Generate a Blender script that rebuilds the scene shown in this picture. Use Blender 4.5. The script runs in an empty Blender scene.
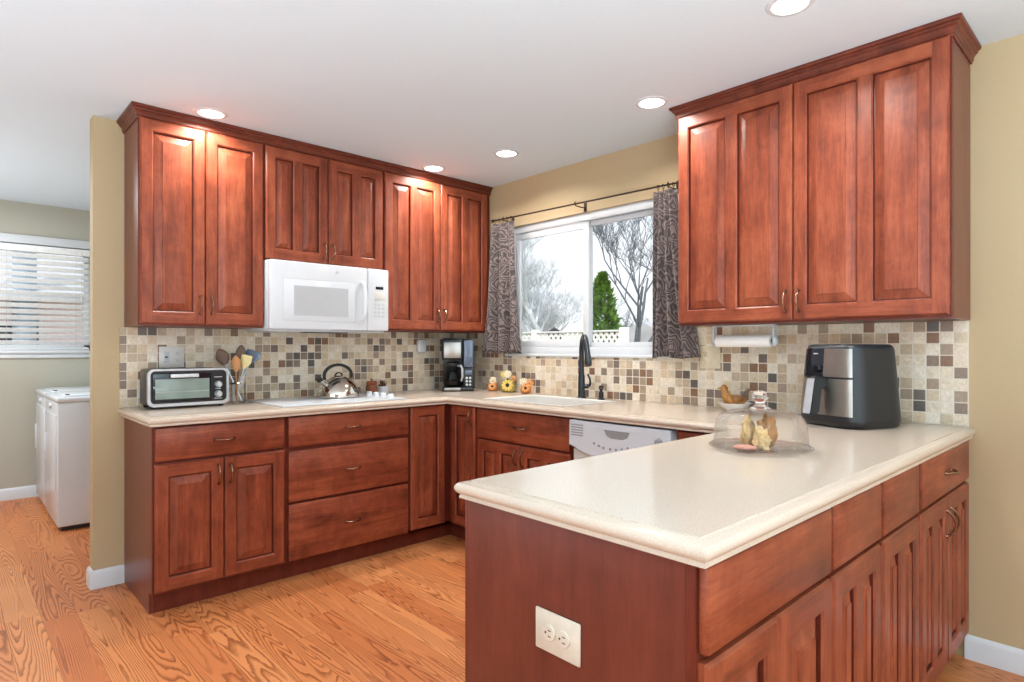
import bpy, bmesh, math, random
from mathutils import Vector, Matrix, noise as mnoise
R = math.radians
sc = bpy.context.scene
COL = sc.collection
random.seed(7)

# ------------------------------------------------------------------ camera, world, lights, exposure
cam = bpy.data.objects.new('camera', bpy.data.cameras.new('camera'))
COL.objects.link(cam)
cam.location = (-3.0008, -3.7597, 1.2473)
cam.rotation_euler = (R(90), 0, -0.7536)
cam.data.sensor_width = 36.0
cam.data.lens = 607.5 / 1024 * 36
cam.data.shift_y = 5.9 / 1024
cam.data.clip_start = 0.02
sc.camera = cam

sc.view_settings.view_transform = 'Standard'
sc.view_settings.look = 'None'
sc.view_settings.gamma = 1
sc.view_settings.use_curve_mapping = False
sc.view_settings.exposure = 0.66
sc.cycles.max_bounces = 10
sc.cycles.diffuse_bounces = 3
sc.cycles.glossy_bounces = 5
sc.cycles.transmission_bounces = 10
sc.cycles.transparent_max_bounces = 16
sc.cycles.sample_clamp_indirect = 6
sc.cycles.caustics_refractive = False
sc.cycles.caustics_reflective = False
sc.cycles.use_denoising = True

world = bpy.data.worlds.new('sky')
sc.world = world
world.use_nodes = True
wn, wl = world.node_tree.nodes, world.node_tree.links
wn.clear()
w_out = wn.new('ShaderNodeOutputWorld'); w_bg = wn.new('ShaderNodeBackground')
w_tc = wn.new('ShaderNodeTexCoord'); w_sep = wn.new('ShaderNodeSeparateXYZ'); w_rmp = wn.new('ShaderNodeValToRGB')
w_rmp.color_ramp.elements[0].position = 0.0; w_rmp.color_ramp.elements[0].color = (.93, .97, 1, 1)
w_rmp.color_ramp.elements[1].position = 0.6; w_rmp.color_ramp.elements[1].color = (.78, .89, 1, 1)
wl.new(w_tc.outputs['Generated'], w_sep.inputs[0]); wl.new(w_sep.outputs[2], w_rmp.inputs[0])
wl.new(w_rmp.outputs[0], w_bg.inputs[0]); wl.new(w_bg.outputs[0], w_out.inputs[0])
w_bg.inputs[1].default_value = 0.80

def light(name, kind, loc, rot, energy, color=(1, 1, 1), **kw):
    d = bpy.data.lights.new(name, kind); d.energy = energy; d.color = color
    for k, v in kw.items():
        setattr(d, k, v)
    o = bpy.data.objects.new(name, d); o.location = loc; o.rotation_euler = rot
    COL.objects.link(o)
    return o
sun = light('sun', 'SUN', (0, 0, 20), (R(50), 0, R(-60)), 1.6, (1, .95, .88), angle=R(2))
# daylight arriving through the patio door behind the camera, plus added side fill light
light('patio_daylight', 'AREA', (-2.2, -6.82, 1.2), (R(90), 0, R(180)), 300, (.86, .94, 1), shape='RECTANGLE', size=3.4, size_y=2.1)
light('side_fill_light', 'AREA', (-6.32, -3.4, 1.35), (R(90), 0, R(-90)), 22, (.84, .93, 1), shape='RECTANGLE', size=2.6, size_y=1.7)
light('laundry_ceiling_fill', 'AREA', (-3.6, 1.4, .9), (R(180), 0, 0), 15, (.84, .94, 1), shape='DISK', size=.8)  # added upward fill for the laundry ceiling, no fixture there
# added fill light behind the camera, aimed up to brighten the ceiling
light('ceiling_fill', 'AREA', (-3.3, -4.9, .8), (R(180), 0, 0), 180, (.70, .90, 1), shape='DISK', size=1.6)
light('ceiling_fill_left', 'AREA', (-3.9, -1.6, .5), (R(180), 0, 0), 22, (.76, .90, 1), shape='DISK', size=1.4)  # extra unseen light left of the view, lifts the ceiling
p = light('kitchen_window_portal', 'AREA', (.13, -1.28, 1.65), (R(90), 0, R(90)), 1, shape='RECTANGLE', size=1.4, size_y=.9)
p.data.cycles.is_portal = True
p = light('laundry_window_portal', 'AREA', (-2.62, 2.79, 1.68), (R(90), 0, R(180)), 1, shape='RECTANGLE', size=1.15, size_y=.9)
p.data.cycles.is_portal = True
light('laundry_top_fill', 'AREA', (-3.3, 1.5, 2.40), (0, 0, 0), 26, (.90, .96, 1), shape='DISK', size=.4)  # added downward fill to brighten the laundry

C = 0.9275          # counter top
H = 2.44            # ceiling
ZU = 1.354          # underside of the wall cabinets

# ------------------------------------------------------------------ materials
class NT:
    def __init__(s, name):
        s.m = bpy.data.materials.new(name); s.m.use_nodes = True
        s.n = s.m.node_tree.nodes; s.l = s.m.node_tree.links
        s.b = s.n['Principled BSDF']; s.out = s.n['Material Output']
    def new(s, t, **kw):
        q = s.n.new(t)
        for k, v in kw.items():
            setattr(q, k, v)
        return q
    def link(s, a, b): s.l.new(a, b)
    def val(s, a, b):
        if hasattr(b, 'is_linked') or hasattr(b, 'links'): s.link(b, a)
        else: a.default_value = b
    def math(s, op, a, b=None, c=None):
        q = s.new('ShaderNodeMath', operation=op)
        s.val(q.inputs[0], a)
        if b is not None: s.val(q.inputs[1], b)
        if c is not None: s.val(q.inputs[2], c)
        return q.outputs[0]
    def ramp(s, fac, stops, interp='LINEAR'):
        q = s.new('ShaderNodeValToRGB'); r = q.color_ramp; r.interpolation = interp
        while len(r.elements) < len(stops): r.elements.new(.5)
        for e, (pos, c) in zip(r.elements, stops):
            e.position = pos; e.color = (*c, 1)
        s.link(fac, q.inputs[0]); return q.outputs[0]
    def mix(s, fac, a, b, mode='MIX'):
        q = s.new('ShaderNodeMix', data_type='RGBA', blend_type=mode)
        s.val(q.inputs[0], fac)
        for i, v in ((6, a), (7, b)):
            if isinstance(v, tuple): q.inputs[i].default_value = (*v, 1)
            else: s.link(v, q.inputs[i])
        return q.outputs[2]
    def obj_xyz(s):
        t = s.new('ShaderNodeTexCoord'); q = s.new('ShaderNodeSeparateXYZ')
        s.link(t.outputs['Object'], q.inputs[0]); return t.outputs['Object'], q.outputs
    def vec(s, x, y, z):
        q = s.new('ShaderNodeCombineXYZ')
        for i, v in enumerate((x, y, z)): s.val(q.inputs[i], v)
        return q.outputs[0]
    def noise(s, v, scale, detail=3, rough=.5, dist=0):
        q = s.new('ShaderNodeTexNoise')
        s.link(v, q.inputs['Vector'])
        q.inputs['Scale'].default_value = scale; q.inputs['Detail'].default_value = detail
        q.inputs['Roughness'].default_value = rough; q.inputs['Distortion'].default_value = dist
        return q.outputs['Fac']
    def bump(s, h, strength, dist=.002):
        q = s.new('ShaderNodeBump'); q.inputs['Strength'].default_value = strength
        q.inputs['Distance'].default_value = dist
        s.link(h, q.inputs['Height']); s.link(q.outputs[0], s.b.inputs['Normal'])

def srgb(r, g, b):
    f = lambda v: ((v / 255 + .055) / 1.055) ** 2.4 if v > 10 else v / 255 / 12.92
    return (f(r), f(g), f(b))

def plain(name, rgb, rough=.5, metal=0., var=.06, scale=30, coat=0, emit=None, spec=None):
    t = NT(name); c = srgb(*rgb)
    v, _ = t.obj_xyz()
    n = t.noise(v, scale, 3)
    lo = tuple(x * (1 - var) for x in c); hi = tuple(min(1, x * (1 + var)) for x in c)
    t.link(t.ramp(n, [(.3, lo), (.7, hi)]), t.b.inputs['Base Color'])
    t.b.inputs['Roughness'].default_value = rough; t.b.inputs['Metallic'].default_value = metal
    t.b.inputs['Coat Weight'].default_value = coat
    if spec is not None: t.b.inputs['Specular IOR Level'].default_value = spec
    if emit:
        t.b.inputs['Emission Color'].default_value = (*srgb(*emit[0]), 1); t.b.inputs['Emission Strength'].default_value = emit[1]
    return t.m

def wood(name, axis, dark, mid, light_, rough=.38, coat=.06):
    t = NT(name)
    v, xyz = t.obj_xyz()
    oi = t.new('ShaderNodeObjectInfo')
    off = t.math('MULTIPLY', oi.outputs['Random'], 37.0)
    sx, sy, sz = {'z': (1, 1, .09), 'x': (.09, 1, 1), 'y': (1, .09, 1)}[axis]
    p = t.vec(t.math('ADD', t.math('MULTIPLY', xyz[0], sx), off), t.math('MULTIPLY', xyz[1], sy), t.math('ADD', t.math('MULTIPLY', xyz[2], sz), off))
    big = t.noise(p, 17, 4, .6, .5)
    blot = t.noise(t.vec(t.math('ADD', xyz[0], off), xyz[1], t.math('MULTIPLY', xyz[2], .7)), 11, 5, .65, .5)
    fine = t.noise(p, 120, 4, .65)
    f = t.math('ADD', t.math('MULTIPLY', big, .44), t.math('ADD', t.math('MULTIPLY', blot, .36), t.math('MULTIPLY', fine, .24)))
    col = t.ramp(f, [(.36, srgb(*dark)), (.52, srgb(*mid)), (.70, srgb(*light_))])
    t.link(col, t.b.inputs['Base Color'])
    t.b.inputs['Roughness'].default_value = rough
    t.b.inputs['Coat Weight'].default_value = coat; t.b.inputs['Coat Roughness'].default_value = .28
    t.b.inputs['Specular IOR Level'].default_value = .33
    t.bump(fine, .05, .001)
    return t.m

M = {}
CH = ((90, 39, 25), (134, 64, 41), (172, 93, 62))
M['wood_v'] = wood('cherry_vertical_grain', 'z', *CH)
M['wood_h'] = wood('cherry_horizontal_grain', 'x', *CH)
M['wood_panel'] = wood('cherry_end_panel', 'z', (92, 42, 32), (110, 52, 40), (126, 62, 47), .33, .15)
M['groove_wood'] = wood('cherry_dark_groove', 'z', (66, 22, 14), (88, 32, 20), (104, 42, 28))  # darker wood colour for the panel grooves
M['frame'] = wood('cherry_face_frame', 'z', (84, 32, 22), (104, 42, 29), (124, 54, 38))
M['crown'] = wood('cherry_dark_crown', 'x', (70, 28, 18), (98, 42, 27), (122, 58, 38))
M['bronze'] = plain('bronze_pull', (140, 106, 86), .25, .9)
M['counter'] = None

def counter_mat():
    t = NT('cream_solid_surface'); v, _ = t.obj_xyz()
    n1 = t.noise(v, 260, 2); n2 = t.noise(v, 5, 3)
    c = t.ramp(n1, [(.3, srgb(198, 180, 162)), (.5, srgb(204, 187, 170)), (.7, srgb(209, 194, 178))])
    c2 = t.mix(t.math('MULTIPLY', n2, .15), c, srgb(206, 188, 170))
    t.link(c2, t.b.inputs['Base Color']); t.b.inputs['Roughness'].default_value = .16
    t.b.inputs['Specular IOR Level'].default_value = .33
    return t.m
M['counter'] = counter_mat()

def tile_mat():
    t = NT('mosaic_tile'); v, xyz = t.obj_xyz(); P = .0476
    u = t.math('DIVIDE', xyz[0], P); w = t.math('DIVIDE', t.math('SUBTRACT', xyz[2], .9275), P)
    iu, iw = t.math('FLOOR', u), t.math('FLOOR', w)
    fu, fw = t.math('FRACT', u), t.math('FRACT', w)
    wn_ = t.new('ShaderNodeTexWhiteNoise', noise_dimensions='3D'); t.link(t.vec(iu, 3.7, iw), wn_.inputs['Vector'])
    pal = [(0, (236, 222, 200)), (.20, (222, 204, 176)), (.36, (242, 231, 214)), (.52, (204, 184, 158)), (.63, (176, 156, 136)),
           (.71, (148, 130, 116)), (.79, (228, 206, 174)), (.87, (126, 114, 106)), (.92, (146, 112, 88)), (.97, (104, 98, 94))]
    base = t.ramp(wn_.outputs['Value'], [(a, srgb(*c)) for a, c in pal], 'CONSTANT')
    n = t.noise(v, 55, 5, .65, 1.0)
    base = t.mix(.55, base, t.ramp(n, [(.3, srgb(180, 172, 164)), (.7, srgb(255, 252, 248))]), 'MULTIPLY')
    e = .045
    d = t.math('MINIMUM', t.math('MINIMUM', fu, t.math('SUBTRACT', 1, fu)), t.math('MINIMUM', fw, t.math('SUBTRACT', 1, fw)))
    g = t.math('GREATER_THAN', d, e)
    col = t.mix(g, srgb(222, 212, 196), base)
    t.link(col, t.b.inputs['Base Color'])
    t.link(t.math('SUBTRACT', .75, t.math('MULTIPLY', g, .45)), t.b.inputs['Roughness'])
    sm = t.math('MINIMUM', t.math('DIVIDE', d, .09), 1)
    t.bump(t.math('ADD', sm, t.math('MULTIPLY', n, .15)), .5, .0015)
    return t.m
M['tile'] = tile_mat()

def floor_mat():
    t = NT('oak_plank_floor'); v, xyz = t.obj_xyz(); W = .127
    u = t.math('DIVIDE', xyz[0], W); iu = t.math('FLOOR', u); fu = t.math('FRACT', u)
    r1 = t.new('ShaderNodeTexWhiteNoise', noise_dimensions='1D'); t.link(iu, r1.inputs['W'])
    L = t.math('ADD', .9, t.math('MULTIPLY', r1.outputs['Value'], .5))
    vv = t.math('ADD', t.math('DIVIDE', xyz[1], L), t.math('MULTIPLY', r1.outputs['Value'], 7.3))
    iv = t.math('FLOOR', vv); fv = t.math('FRACT', vv)
    r2 = t.new('ShaderNodeTexWhiteNoise', noise_dimensions='2D'); t.link(t.vec(iu, iv, 0), r2.inputs['Vector'])
    rid = r2.outputs['Value']
    # cathedral grain: contour lines of a stretched noise, different on every plank
    p = t.vec(t.math('MULTIPLY', xyz[0], 8.5), t.math('ADD', t.math('MULTIPLY', xyz[1], .6), t.math('MULTIPLY', rid, 61)), t.math('MULTIPLY', rid, 23))
    n = t.noise(p, 1.0, 1, .4, .15)
    wob = t.noise(t.vec(t.math('MULTIPLY', xyz[0], 40), t.math('MULTIPLY', xyz[1], 9), rid), 1.0, 3, .6)
    ring = t.math('FRACT', t.math('ADD', t.math('MULTIPLY', n, 34.0), t.math('MULTIPLY', wob, .9)))
    pores = t.noise(t.vec(t.math('MULTIPLY', xyz[0], 300), t.math('MULTIPLY', xyz[1], 14), rid), 1.0, 3, .6)
    tone = t.ramp(rid, [(0, srgb(200, 117, 68)), (.35, srgb(214, 134, 80)), (.7, srgb(223, 147, 92)), (1, srgb(203, 121, 70))])
    lines = t.ramp(ring, [(0, (.42, .32, .26)), (.18, (.66, .58, .52)), (.45, (1, 1, 1)), (.88, (1, 1, 1)), (1.0, (.42, .32, .26))])
    msk = t.noise(t.vec(t.math('MULTIPLY', xyz[0], 6), t.math('MULTIPLY', xyz[1], 1.6), t.math('MULTIPLY', rid, 40)), 1.0, 2)
    amt = t.math('MULTIPLY', t.math('ADD', .5, t.math('MULTIPLY', pores, .9)), t.math('MINIMUM', 1.0, t.math('MAXIMUM', .3, t.math('MULTIPLY', t.math('SUBTRACT', msk, .27), 4.0))))
    col = t.mix(amt, tone, t.mix(1.0, tone, lines, 'MULTIPLY'))
    blot = t.noise(v, 2.2, 3)
    col = t.mix(.25, col, t.ramp(blot, [(.3, (.72, .66, .6)), (.7, (1, 1, 1))]), 'MULTIPLY')
    dx = t.math('MULTIPLY', t.math('MINIMUM', fu, t.math('SUBTRACT', 1, fu)), W)
    dy = t.math('MULTIPLY', t.math('MINIMUM', fv, t.math('SUBTRACT', 1, fv)), L)
    d = t.math('MINIMUM', dx, dy)
    gap = t.math('LESS_THAN', d, .0012)
    col = t.mix(t.math('MULTIPLY', gap, .45), col, srgb(110, 58, 30))
    t.link(col, t.b.inputs['Base Color'])
    t.b.inputs['Roughness'].default_value = .42
    t.b.inputs['Specular IOR Level'].default_value = .35
    t.b.inputs['Coat Weight'].default_value = .0; t.b.inputs['Coat Roughness'].default_value = .2
    t.bump(t.math('SUBTRACT', t.math('MULTIPLY', ring, .2), gap), .12, .001)
    return t.m
M['floor'] = floor_mat()
M['tan'] = plain('tan_wall_paint', (188, 166, 130), .7, 0, .015, 80)
M['grey'] = plain('grey_green_wall_paint', (178, 175, 160), .7, 0, .015, 80)
M['ceiling'] = plain('ceiling_paint', (214, 224, 231), .85, 0, .01, 60)
M['trim'] = plain('white_trim_paint', (214, 217, 220), .35, 0, .01)
M['white'] = plain('white_enamel', (212, 215, 219), .22, 0, .008)
M['bisque'] = plain('off_white_enamel', (212, 208, 202), .28, 0, .01)
M['panelgrey'] = plain('pale_grey_plastic', (196, 198, 200), .35)
M['midgrey'] = plain('mid_grey_plastic', (146, 146, 146), .4)
M['windowgrey'] = plain('dotted_window_screen', (186, 189, 192), .18, 0, .05, 200)
M['black'] = plain('black_plastic', (26, 27, 30), .32)
M['gloss_black'] = plain('gloss_black_plastic', (18, 21, 30), .08)
M['navy'] = plain('charcoal_blue_plastic', (27, 33, 39), .38)
M['slateblue'] = plain('smoky_blue_tank', (92, 104, 124), .15)
M['steel'] = plain('brushed_steel', (168, 165, 160), .33, 1, .08, 12)
M['silver'] = plain('silver_plastic', (196, 200, 206), .3, .5)
M['chrome'] = plain('polished_steel', (215, 208, 198), .1, 1, .02)
M['cream'] = plain('cream_plastic', (214, 200, 172), .4)
M['ivory'] = plain('ivory_plastic', (214, 203, 186), .4)
M['slot'] = plain('dark_slot', (60, 50, 44), .6)
M['rod'] = plain('dark_bronze_rod', (60, 46, 40), .4, .6)
M['paper'] = plain('white_paper', (240, 236, 232), .8, 0, .02, 60)
M['spoonwood'] = plain('pale_spoon_wood', (196, 138, 88), .6, 0, .15, 20)
M['darkwood'] = plain('dark_spoon_wood', (110, 84, 68), .55, 0, .15, 20)
M['jarwood'] = plain('reddish_brown_wood', (132, 70, 42), .4, 0, .25, 25)
M['yellow'] = plain('pale_yellow_rubber', (232, 212, 150), .5)
M['petal'] = plain('yellow_petal_glaze', (222, 196, 96), .35, 0, .12)
M['petal_o'] = plain('orange_petal_glaze', (222, 150, 82), .35, 0, .12)
M['pot_y'] = plain('mustard_ceramic', (176, 152, 74), .4, 0, .15)
M['pot_o'] = plain('terracotta_ceramic', (188, 120, 66), .4, 0, .15)
M['seed'] = plain('dark_seed_centre', (48, 30, 20), .7)
M['blossom'] = plain('cream_blossom', (240, 222, 192), .5)
M['leaf'] = plain('olive_leaf', (120, 116, 52), .6, 0, .2)
M['birdbrown'] = plain('brown_bird_glaze', (146, 96, 48), .35, 0, .35, 30)
M['birdgold'] = plain('golden_bird_glaze', (172, 116, 50), .35, 0, .4, 40)
M['birddark'] = plain('dark_brown_feather_glaze', (98, 68, 50), .4, 0, .3, 30)
M['bread'] = plain('tan_baked_crust', (206, 170, 118), .6, 0, .25, 40)
M['breaddark'] = plain('browned_crust', (150, 104, 58), .6, 0, .3, 40)
M['pink'] = plain('pink_wrapping', (206, 140, 122), .4, 0, .2, 40)
M['greenlight'] = plain('green_oven_interior', (132, 146, 138), .1, 0, .15, 8)
M['grille'] = plain('dark_grille', (40, 40, 42), .5)
M['ring_print'] = plain('grey_ring_print', (205, 206, 210), .2)
M['soil'] = plain('winter_lawn', (168, 160, 136), .9, 0, .2, 3)
M['bark_pale'] = plain('pale_grey_bark', (222, 226, 230), .9, 0, .2, 8)
M['bark_dark'] = plain('blue_grey_bark', (118, 124, 132), .9, 0, .2, 8)
M['evergreen'] = plain('evergreen_foliage', (112, 150, 62), .8, 0, .5, 5)
M['fence'] = plain('white_fence_paint', (240, 240, 238), .6)
M['brick'] = plain('pale_pink_siding', (240, 216, 214), .8, 0, .08, 20)
M['roof'] = plain('pale_shingle', (200, 200, 204), .9)
M['shed'] = plain('blue_grey_siding', (120, 136, 152), .8)
M['darkglass'] = plain('dark_window_glass', (50, 54, 60), .1)
M['pipe'] = plain('blue_grey_pipe', (150, 168, 186), .5)

def emit_mat(name, rgb, s):
    t = NT(name); e = t.new('ShaderNodeEmission'); v, _ = t.obj_xyz(); n = t.noise(v, 40)
    t.link(t.ramp(n, [(0, tuple(x * .97 for x in rgb)), (1, rgb)]), e.inputs[0]); e.inputs[1].default_value = s
    t.link(e.outputs[0], t.out.inputs[0]); return t.m
M['lamp'] = emit_mat('lit_lamp_lens', (1, .97, .92), 5)
M['day'] = emit_mat('bright_daylight_pane', (.95, .98, 1), 1.2)
M['lcd'] = plain('dark_display', (30, 34, 36), .1)

def glass_thin(name, tint=(1, 1, 1), refl=.08):
    t = NT(name); tr = t.new('ShaderNodeBsdfTransparent'); gl = t.new('ShaderNodeBsdfGlossy'); mx = t.new('ShaderNodeMixShader')
    lw = t.new('ShaderNodeLayerWeight'); lw.inputs[0].default_value = .25
    tr.inputs[0].default_value = (*tint, 1); gl.inputs['Roughness'].default_value = .05
    t.link(t.math('MINIMUM', t.math('MULTIPLY', lw.outputs['Fresnel'], refl * 4), .55), mx.inputs[0])
    t.link(tr.outputs[0], mx.inputs[1]); t.link(gl.outputs[0], mx.inputs[2]); t.link(mx.outputs[0], t.out.inputs[0]); return t.m
M['pane'] = glass_thin('window_glass')
M['domeglass'] = glass_thin('clear_dome_glass', (.985, .99, .99), .17)
M['carafe'] = glass_thin('carafe_glass', (.5, .52, .56), .25)
def solid_glass(name):
    t = NT(name); t.b.inputs['Transmission Weight'].default_value = 1; t.b.inputs['Roughness'].default_value = 0; t.b.inputs['IOR'].default_value = 1.45
    v, _ = t.obj_xyz(); t.link(t.ramp(t.noise(v, 5), [(0, (.97, .98, .98)), (1, (1, 1, 1))]), t.b.inputs['Base Color']); return t.m
M['crystal'] = solid_glass('solid_clear_glass')

def curtain_mat():
    t = NT('paisley_curtain_fabric'); v, xyz = t.obj_xyz()
    q = t.vec(t.math('MULTIPLY', xyz[0], 1.0), t.math('MULTIPLY', xyz[1], 1.0), xyz[2])
    nz = t.new('ShaderNodeTexNoise'); t.link(q, nz.inputs['Vector']); nz.inputs['Scale'].default_value = 7; nz.inputs['Detail'].default_value = 2
    warp = t.new('ShaderNodeVectorMath', operation='MULTIPLY_ADD'); t.link(nz.outputs['Color'], warp.inputs[0]); warp.inputs[1].default_value = (.22, .22, .22); t.link(q, warp.inputs[2])
    vo = t.new('ShaderNodeTexVoronoi'); t.link(warp.outputs[0], vo.inputs['Vector']); vo.inputs['Scale'].default_value = 8
    bands = t.math('ABSOLUTE', t.math('SINE', t.math('MULTIPLY', vo.outputs['Distance'], 19)))
    fine = t.noise(warp.outputs[0], 60, 3)
    f = t.math('ADD', t.math('MULTIPLY', t.math('POWER', bands, 2.0), .55), t.math('MULTIPLY', fine, .5))
    c = t.ramp(f, [(.2, srgb(46, 36, 35)), (.5, srgb(76, 63, 61)), (.9, srgb(134, 118, 114))])
    t.link(c, t.b.inputs['Base Color']); t.b.inputs['Roughness'].default_value = .65
    t.b.inputs['Sheen Weight'].default_value = .3
    t.bump(fine, .1, .001)
    return t.m
M['curtain'] = curtain_mat()

# ------------------------------------------------------------------ mesh helpers
class MB:
    def __init__(s): s.bm = bmesh.new()
    def face(s, pts, mi=0):
        f = s.bm.faces.new([s.bm.verts.new(Vector(p)) for p in pts]); f.material_index = mi; return f
    def box(s, x0, x1, y0, y1, z0, z1, bev=0, mi=0, seg=2):
        b = bmesh.new(); bmesh.ops.create_cube(b, size=1)
        for v in b.verts:
            v.co = Vector(((x0 + x1) / 2 + v.co.x * (x1 - x0), (y0 + y1) / 2 + v.co.y * (y1 - y0), (z0 + z1) / 2 + v.co.z * (z1 - z0)))
        if bev: bmesh.ops.bevel(b, geom=b.edges[:], offset=bev, segments=seg, affect='EDGES', profile=.5)
        s.merge(b, mi); return s
    def merge(s, b, mi=None, mat=None):
        vm = {}
        for v in b.verts: vm[v] = s.bm.verts.new(mat @ v.co if mat else v.co)
        for f in b.faces:
            g = s.bm.faces.new([vm[v] for v in f.verts]); g.material_index = f.material_index if mi is None else mi
        b.free()
    def lathe(s, prof, c=(0, 0, 0), seg=32, mi=0, axis='z', close=False, sx=1, sy=1):
        rows = []
        def P(r, h, a):
            q = (r * math.cos(a) * sx, r * math.sin(a) * sy, h)
            if axis == 'y': q = (q[0], q[2], q[1])
            if axis == 'x': q = (q[2], q[0], q[1])
            return Vector(c) + Vector(q)
        for r, h in prof:
            if r < 1e-6: rows.append([s.bm.verts.new(P(0, h, 0))])
            else: rows.append([s.bm.verts.new(P(r, h, 2 * math.pi * k / seg)) for k in range(seg)])
        pairs = list(zip(rows, rows[1:])) + ([(rows[-1], rows[0])] if close else [])
        for a, b in pairs:
            for k in range(seg):
                k2 = (k + 1) % seg
                vs = [a[k % len(a)], a[k2 % len(a)], b[k2 % len(b)], b[k % len(b)]]
                u = []
                for q in vs:
                    if q not in u: u.append(q)
                if len(u) > 2:
                    s.bm.faces.new(u).material_index = mi
        return s
    def tube(s, pts, r, seg=10, mi=0, caps=True, flat=1.0):
        pts = [Vector(p) for p in pts]; n = len(pts)
        rr = r if isinstance(r, (list, tuple)) else [r] * n
        rows = []; up = None
        for i, p in enumerate(pts):
            d = (pts[min(i + 1, n - 1)] - pts[max(i - 1, 0)]).normalized()
            if up is None:
                up = Vector((0, 0, 1)) if abs(d.z) < .9 else Vector((1, 0, 0))
            a = d.cross(up)
            a = a.normalized() if a.length > 1e-6 else Vector((1, 0, 0))
            b = d.cross(a).normalized() ; up = -b if b.dot(up) < 0 else b
            rows.append([s.bm.verts.new(p + a * rr[i] * math.cos(2 * math.pi * k / seg) + up * rr[i] * flat * math.sin(2 * math.pi * k / seg)) for k in range(seg)])
        for a, b in zip(rows, rows[1:]):
            for k in range(seg):
                s.bm.faces.new([a[k], a[(k + 1) % seg], b[(k + 1) % seg], b[k]]).material_index = mi
        if caps:
            s.bm.faces.new(rows[0][::-1]).material_index = mi; s.bm.faces.new(rows[-1]).material_index = mi
        return s
    def prism(s, poly, y0, y1, mi=0, plane='xz'):
        def P(q, d): return (q[0], d, q[1]) if plane == 'xz' else (q[0], q[1], d) if plane == 'xy' else (d, q[0], q[1])
        a = [s.bm.verts.new(P(q, y0)) for q in poly]; b = [s.bm.verts.new(P(q, y1)) for q in poly]
        n = len(poly)
        s.bm.faces.new(a).material_index = mi; s.bm.faces.new(b[::-1]).material_index = mi
        for k in range(n): s.bm.faces.new([a[k], a[(k + 1) % n], b[(k + 1) % n], b[k]]).material_index = mi
        return s
    def sweep(s, path, prof, z=0, mi=0):
        """profile (outward, height) carried along a plan path with mitred corners; outward is to the right of travel"""
        pts = [Vector(q) for q in path]; n = len(pts); ms = []
        for i in range(n):
            ns = []
            for a, b in ((i - 1, i), (i, i + 1)):
                if a >= 0 and b < n:
                    d = (pts[b] - pts[a]).normalized(); ns.append(Vector((d.y, -d.x)))
            m = ns[0] if len(ns) == 1 else (ns[0] + ns[1]) / (1 + ns[0].dot(ns[1]))
            ms.append(m)
        rows = [[s.bm.verts.new((p.x + m.x * o, p.y + m.y * o, z + h)) for o, h in prof] for p, m in zip(pts, ms)]
        for a, b in zip(rows, rows[1:]):
            for k in range(len(prof) - 1):
                s.bm.faces.new([a[k], b[k], b[k + 1], a[k + 1]]).material_index = mi
        for r in (rows[0], rows[-1][::-1]):
            if len(prof) > 2: s.bm.faces.new(r).material_index = mi
        return s
    def build(s, name, mats, parent=None, loc=(0, 0, 0), rot=(0, 0, 0), smooth=35, weld=True):
        if not isinstance(mats, (list, tuple)): mats = [mats]
        if weld: bmesh.ops.remove_doubles(s.bm, verts=s.bm.verts, dist=1e-5)
        bmesh.ops.recalc_face_normals(s.bm, faces=s.bm.faces)
        me = bpy.data.meshes.new(name); s.bm.to_mesh(me); s.bm.free()
        for m in mats: me.materials.append(M[m] if isinstance(m, str) else m)
        if smooth:
            me.shade_smooth(); me.set_sharp_from_angle(angle=R(smooth))
        o = bpy.data.objects.new(name, me); COL.objects.link(o)
        if parent: o.parent = parent
        o.location = loc; o.rotation_euler = rot
        return o

def thing(name, label, cat, loc=(0, 0, 0), rz=0, group=None):
    o = bpy.data.objects.new(name, None); COL.objects.link(o); o.empty_display_size = .05
    o.location = loc; o.rotation_euler = (0, 0, rz)
    o['label'] = label; o['category'] = cat
    if group: o['group'] = group
    return o
def tag(o, label, cat, group=None, kind=None):
    o['label'] = label; o['category'] = cat
    if group: o['group'] = group
    if kind: o['kind'] = kind
    return o
def struct(o, label, cat):
    o['kind'] = 'structure'; o['label'] = label; o['category'] = cat
    return o
def copy_tree(o, parent=None):
    c = o.copy(); COL.objects.link(c)
    if parent: c.parent = parent
    for ch in list(o.children): copy_tree(ch, c)
    return c
def boxobj(name, mat, *a, parent=None, bev=0, **k):
    return MB().box(*a, bev=bev).build(name, mat, parent, **k)
RB = R(-90)          # things on the window wall face -x

# ------------------------------------------------------------------ the room
XL, YR, YF = -6.5, -7.0, 2.66      # left wall, rear wall, laundry far wall
struct(boxobj('floor', 'floor', XL - .1, .12, YR - .1, YF + .12, -.1, 0), 'orange oak plank floor', 'floor')
struct(boxobj('ceiling', 'ceiling', XL - .1, .12, YR - .1, YF + .12, H, H + .12), 'white painted ceiling', 'ceiling')
# stove wall (its left end is the free end with the doorway to the laundry)
struct(boxobj('wall_back', 'tan', -2.434, 0, 0, .085, 0, H), 'tan wall behind the stove with a free left end', 'wall')
struct(boxobj('wall_laundry_right', 'grey', -1.55, 0, .085, YF, 0, H), 'grey wall behind the washer', 'wall')
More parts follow.
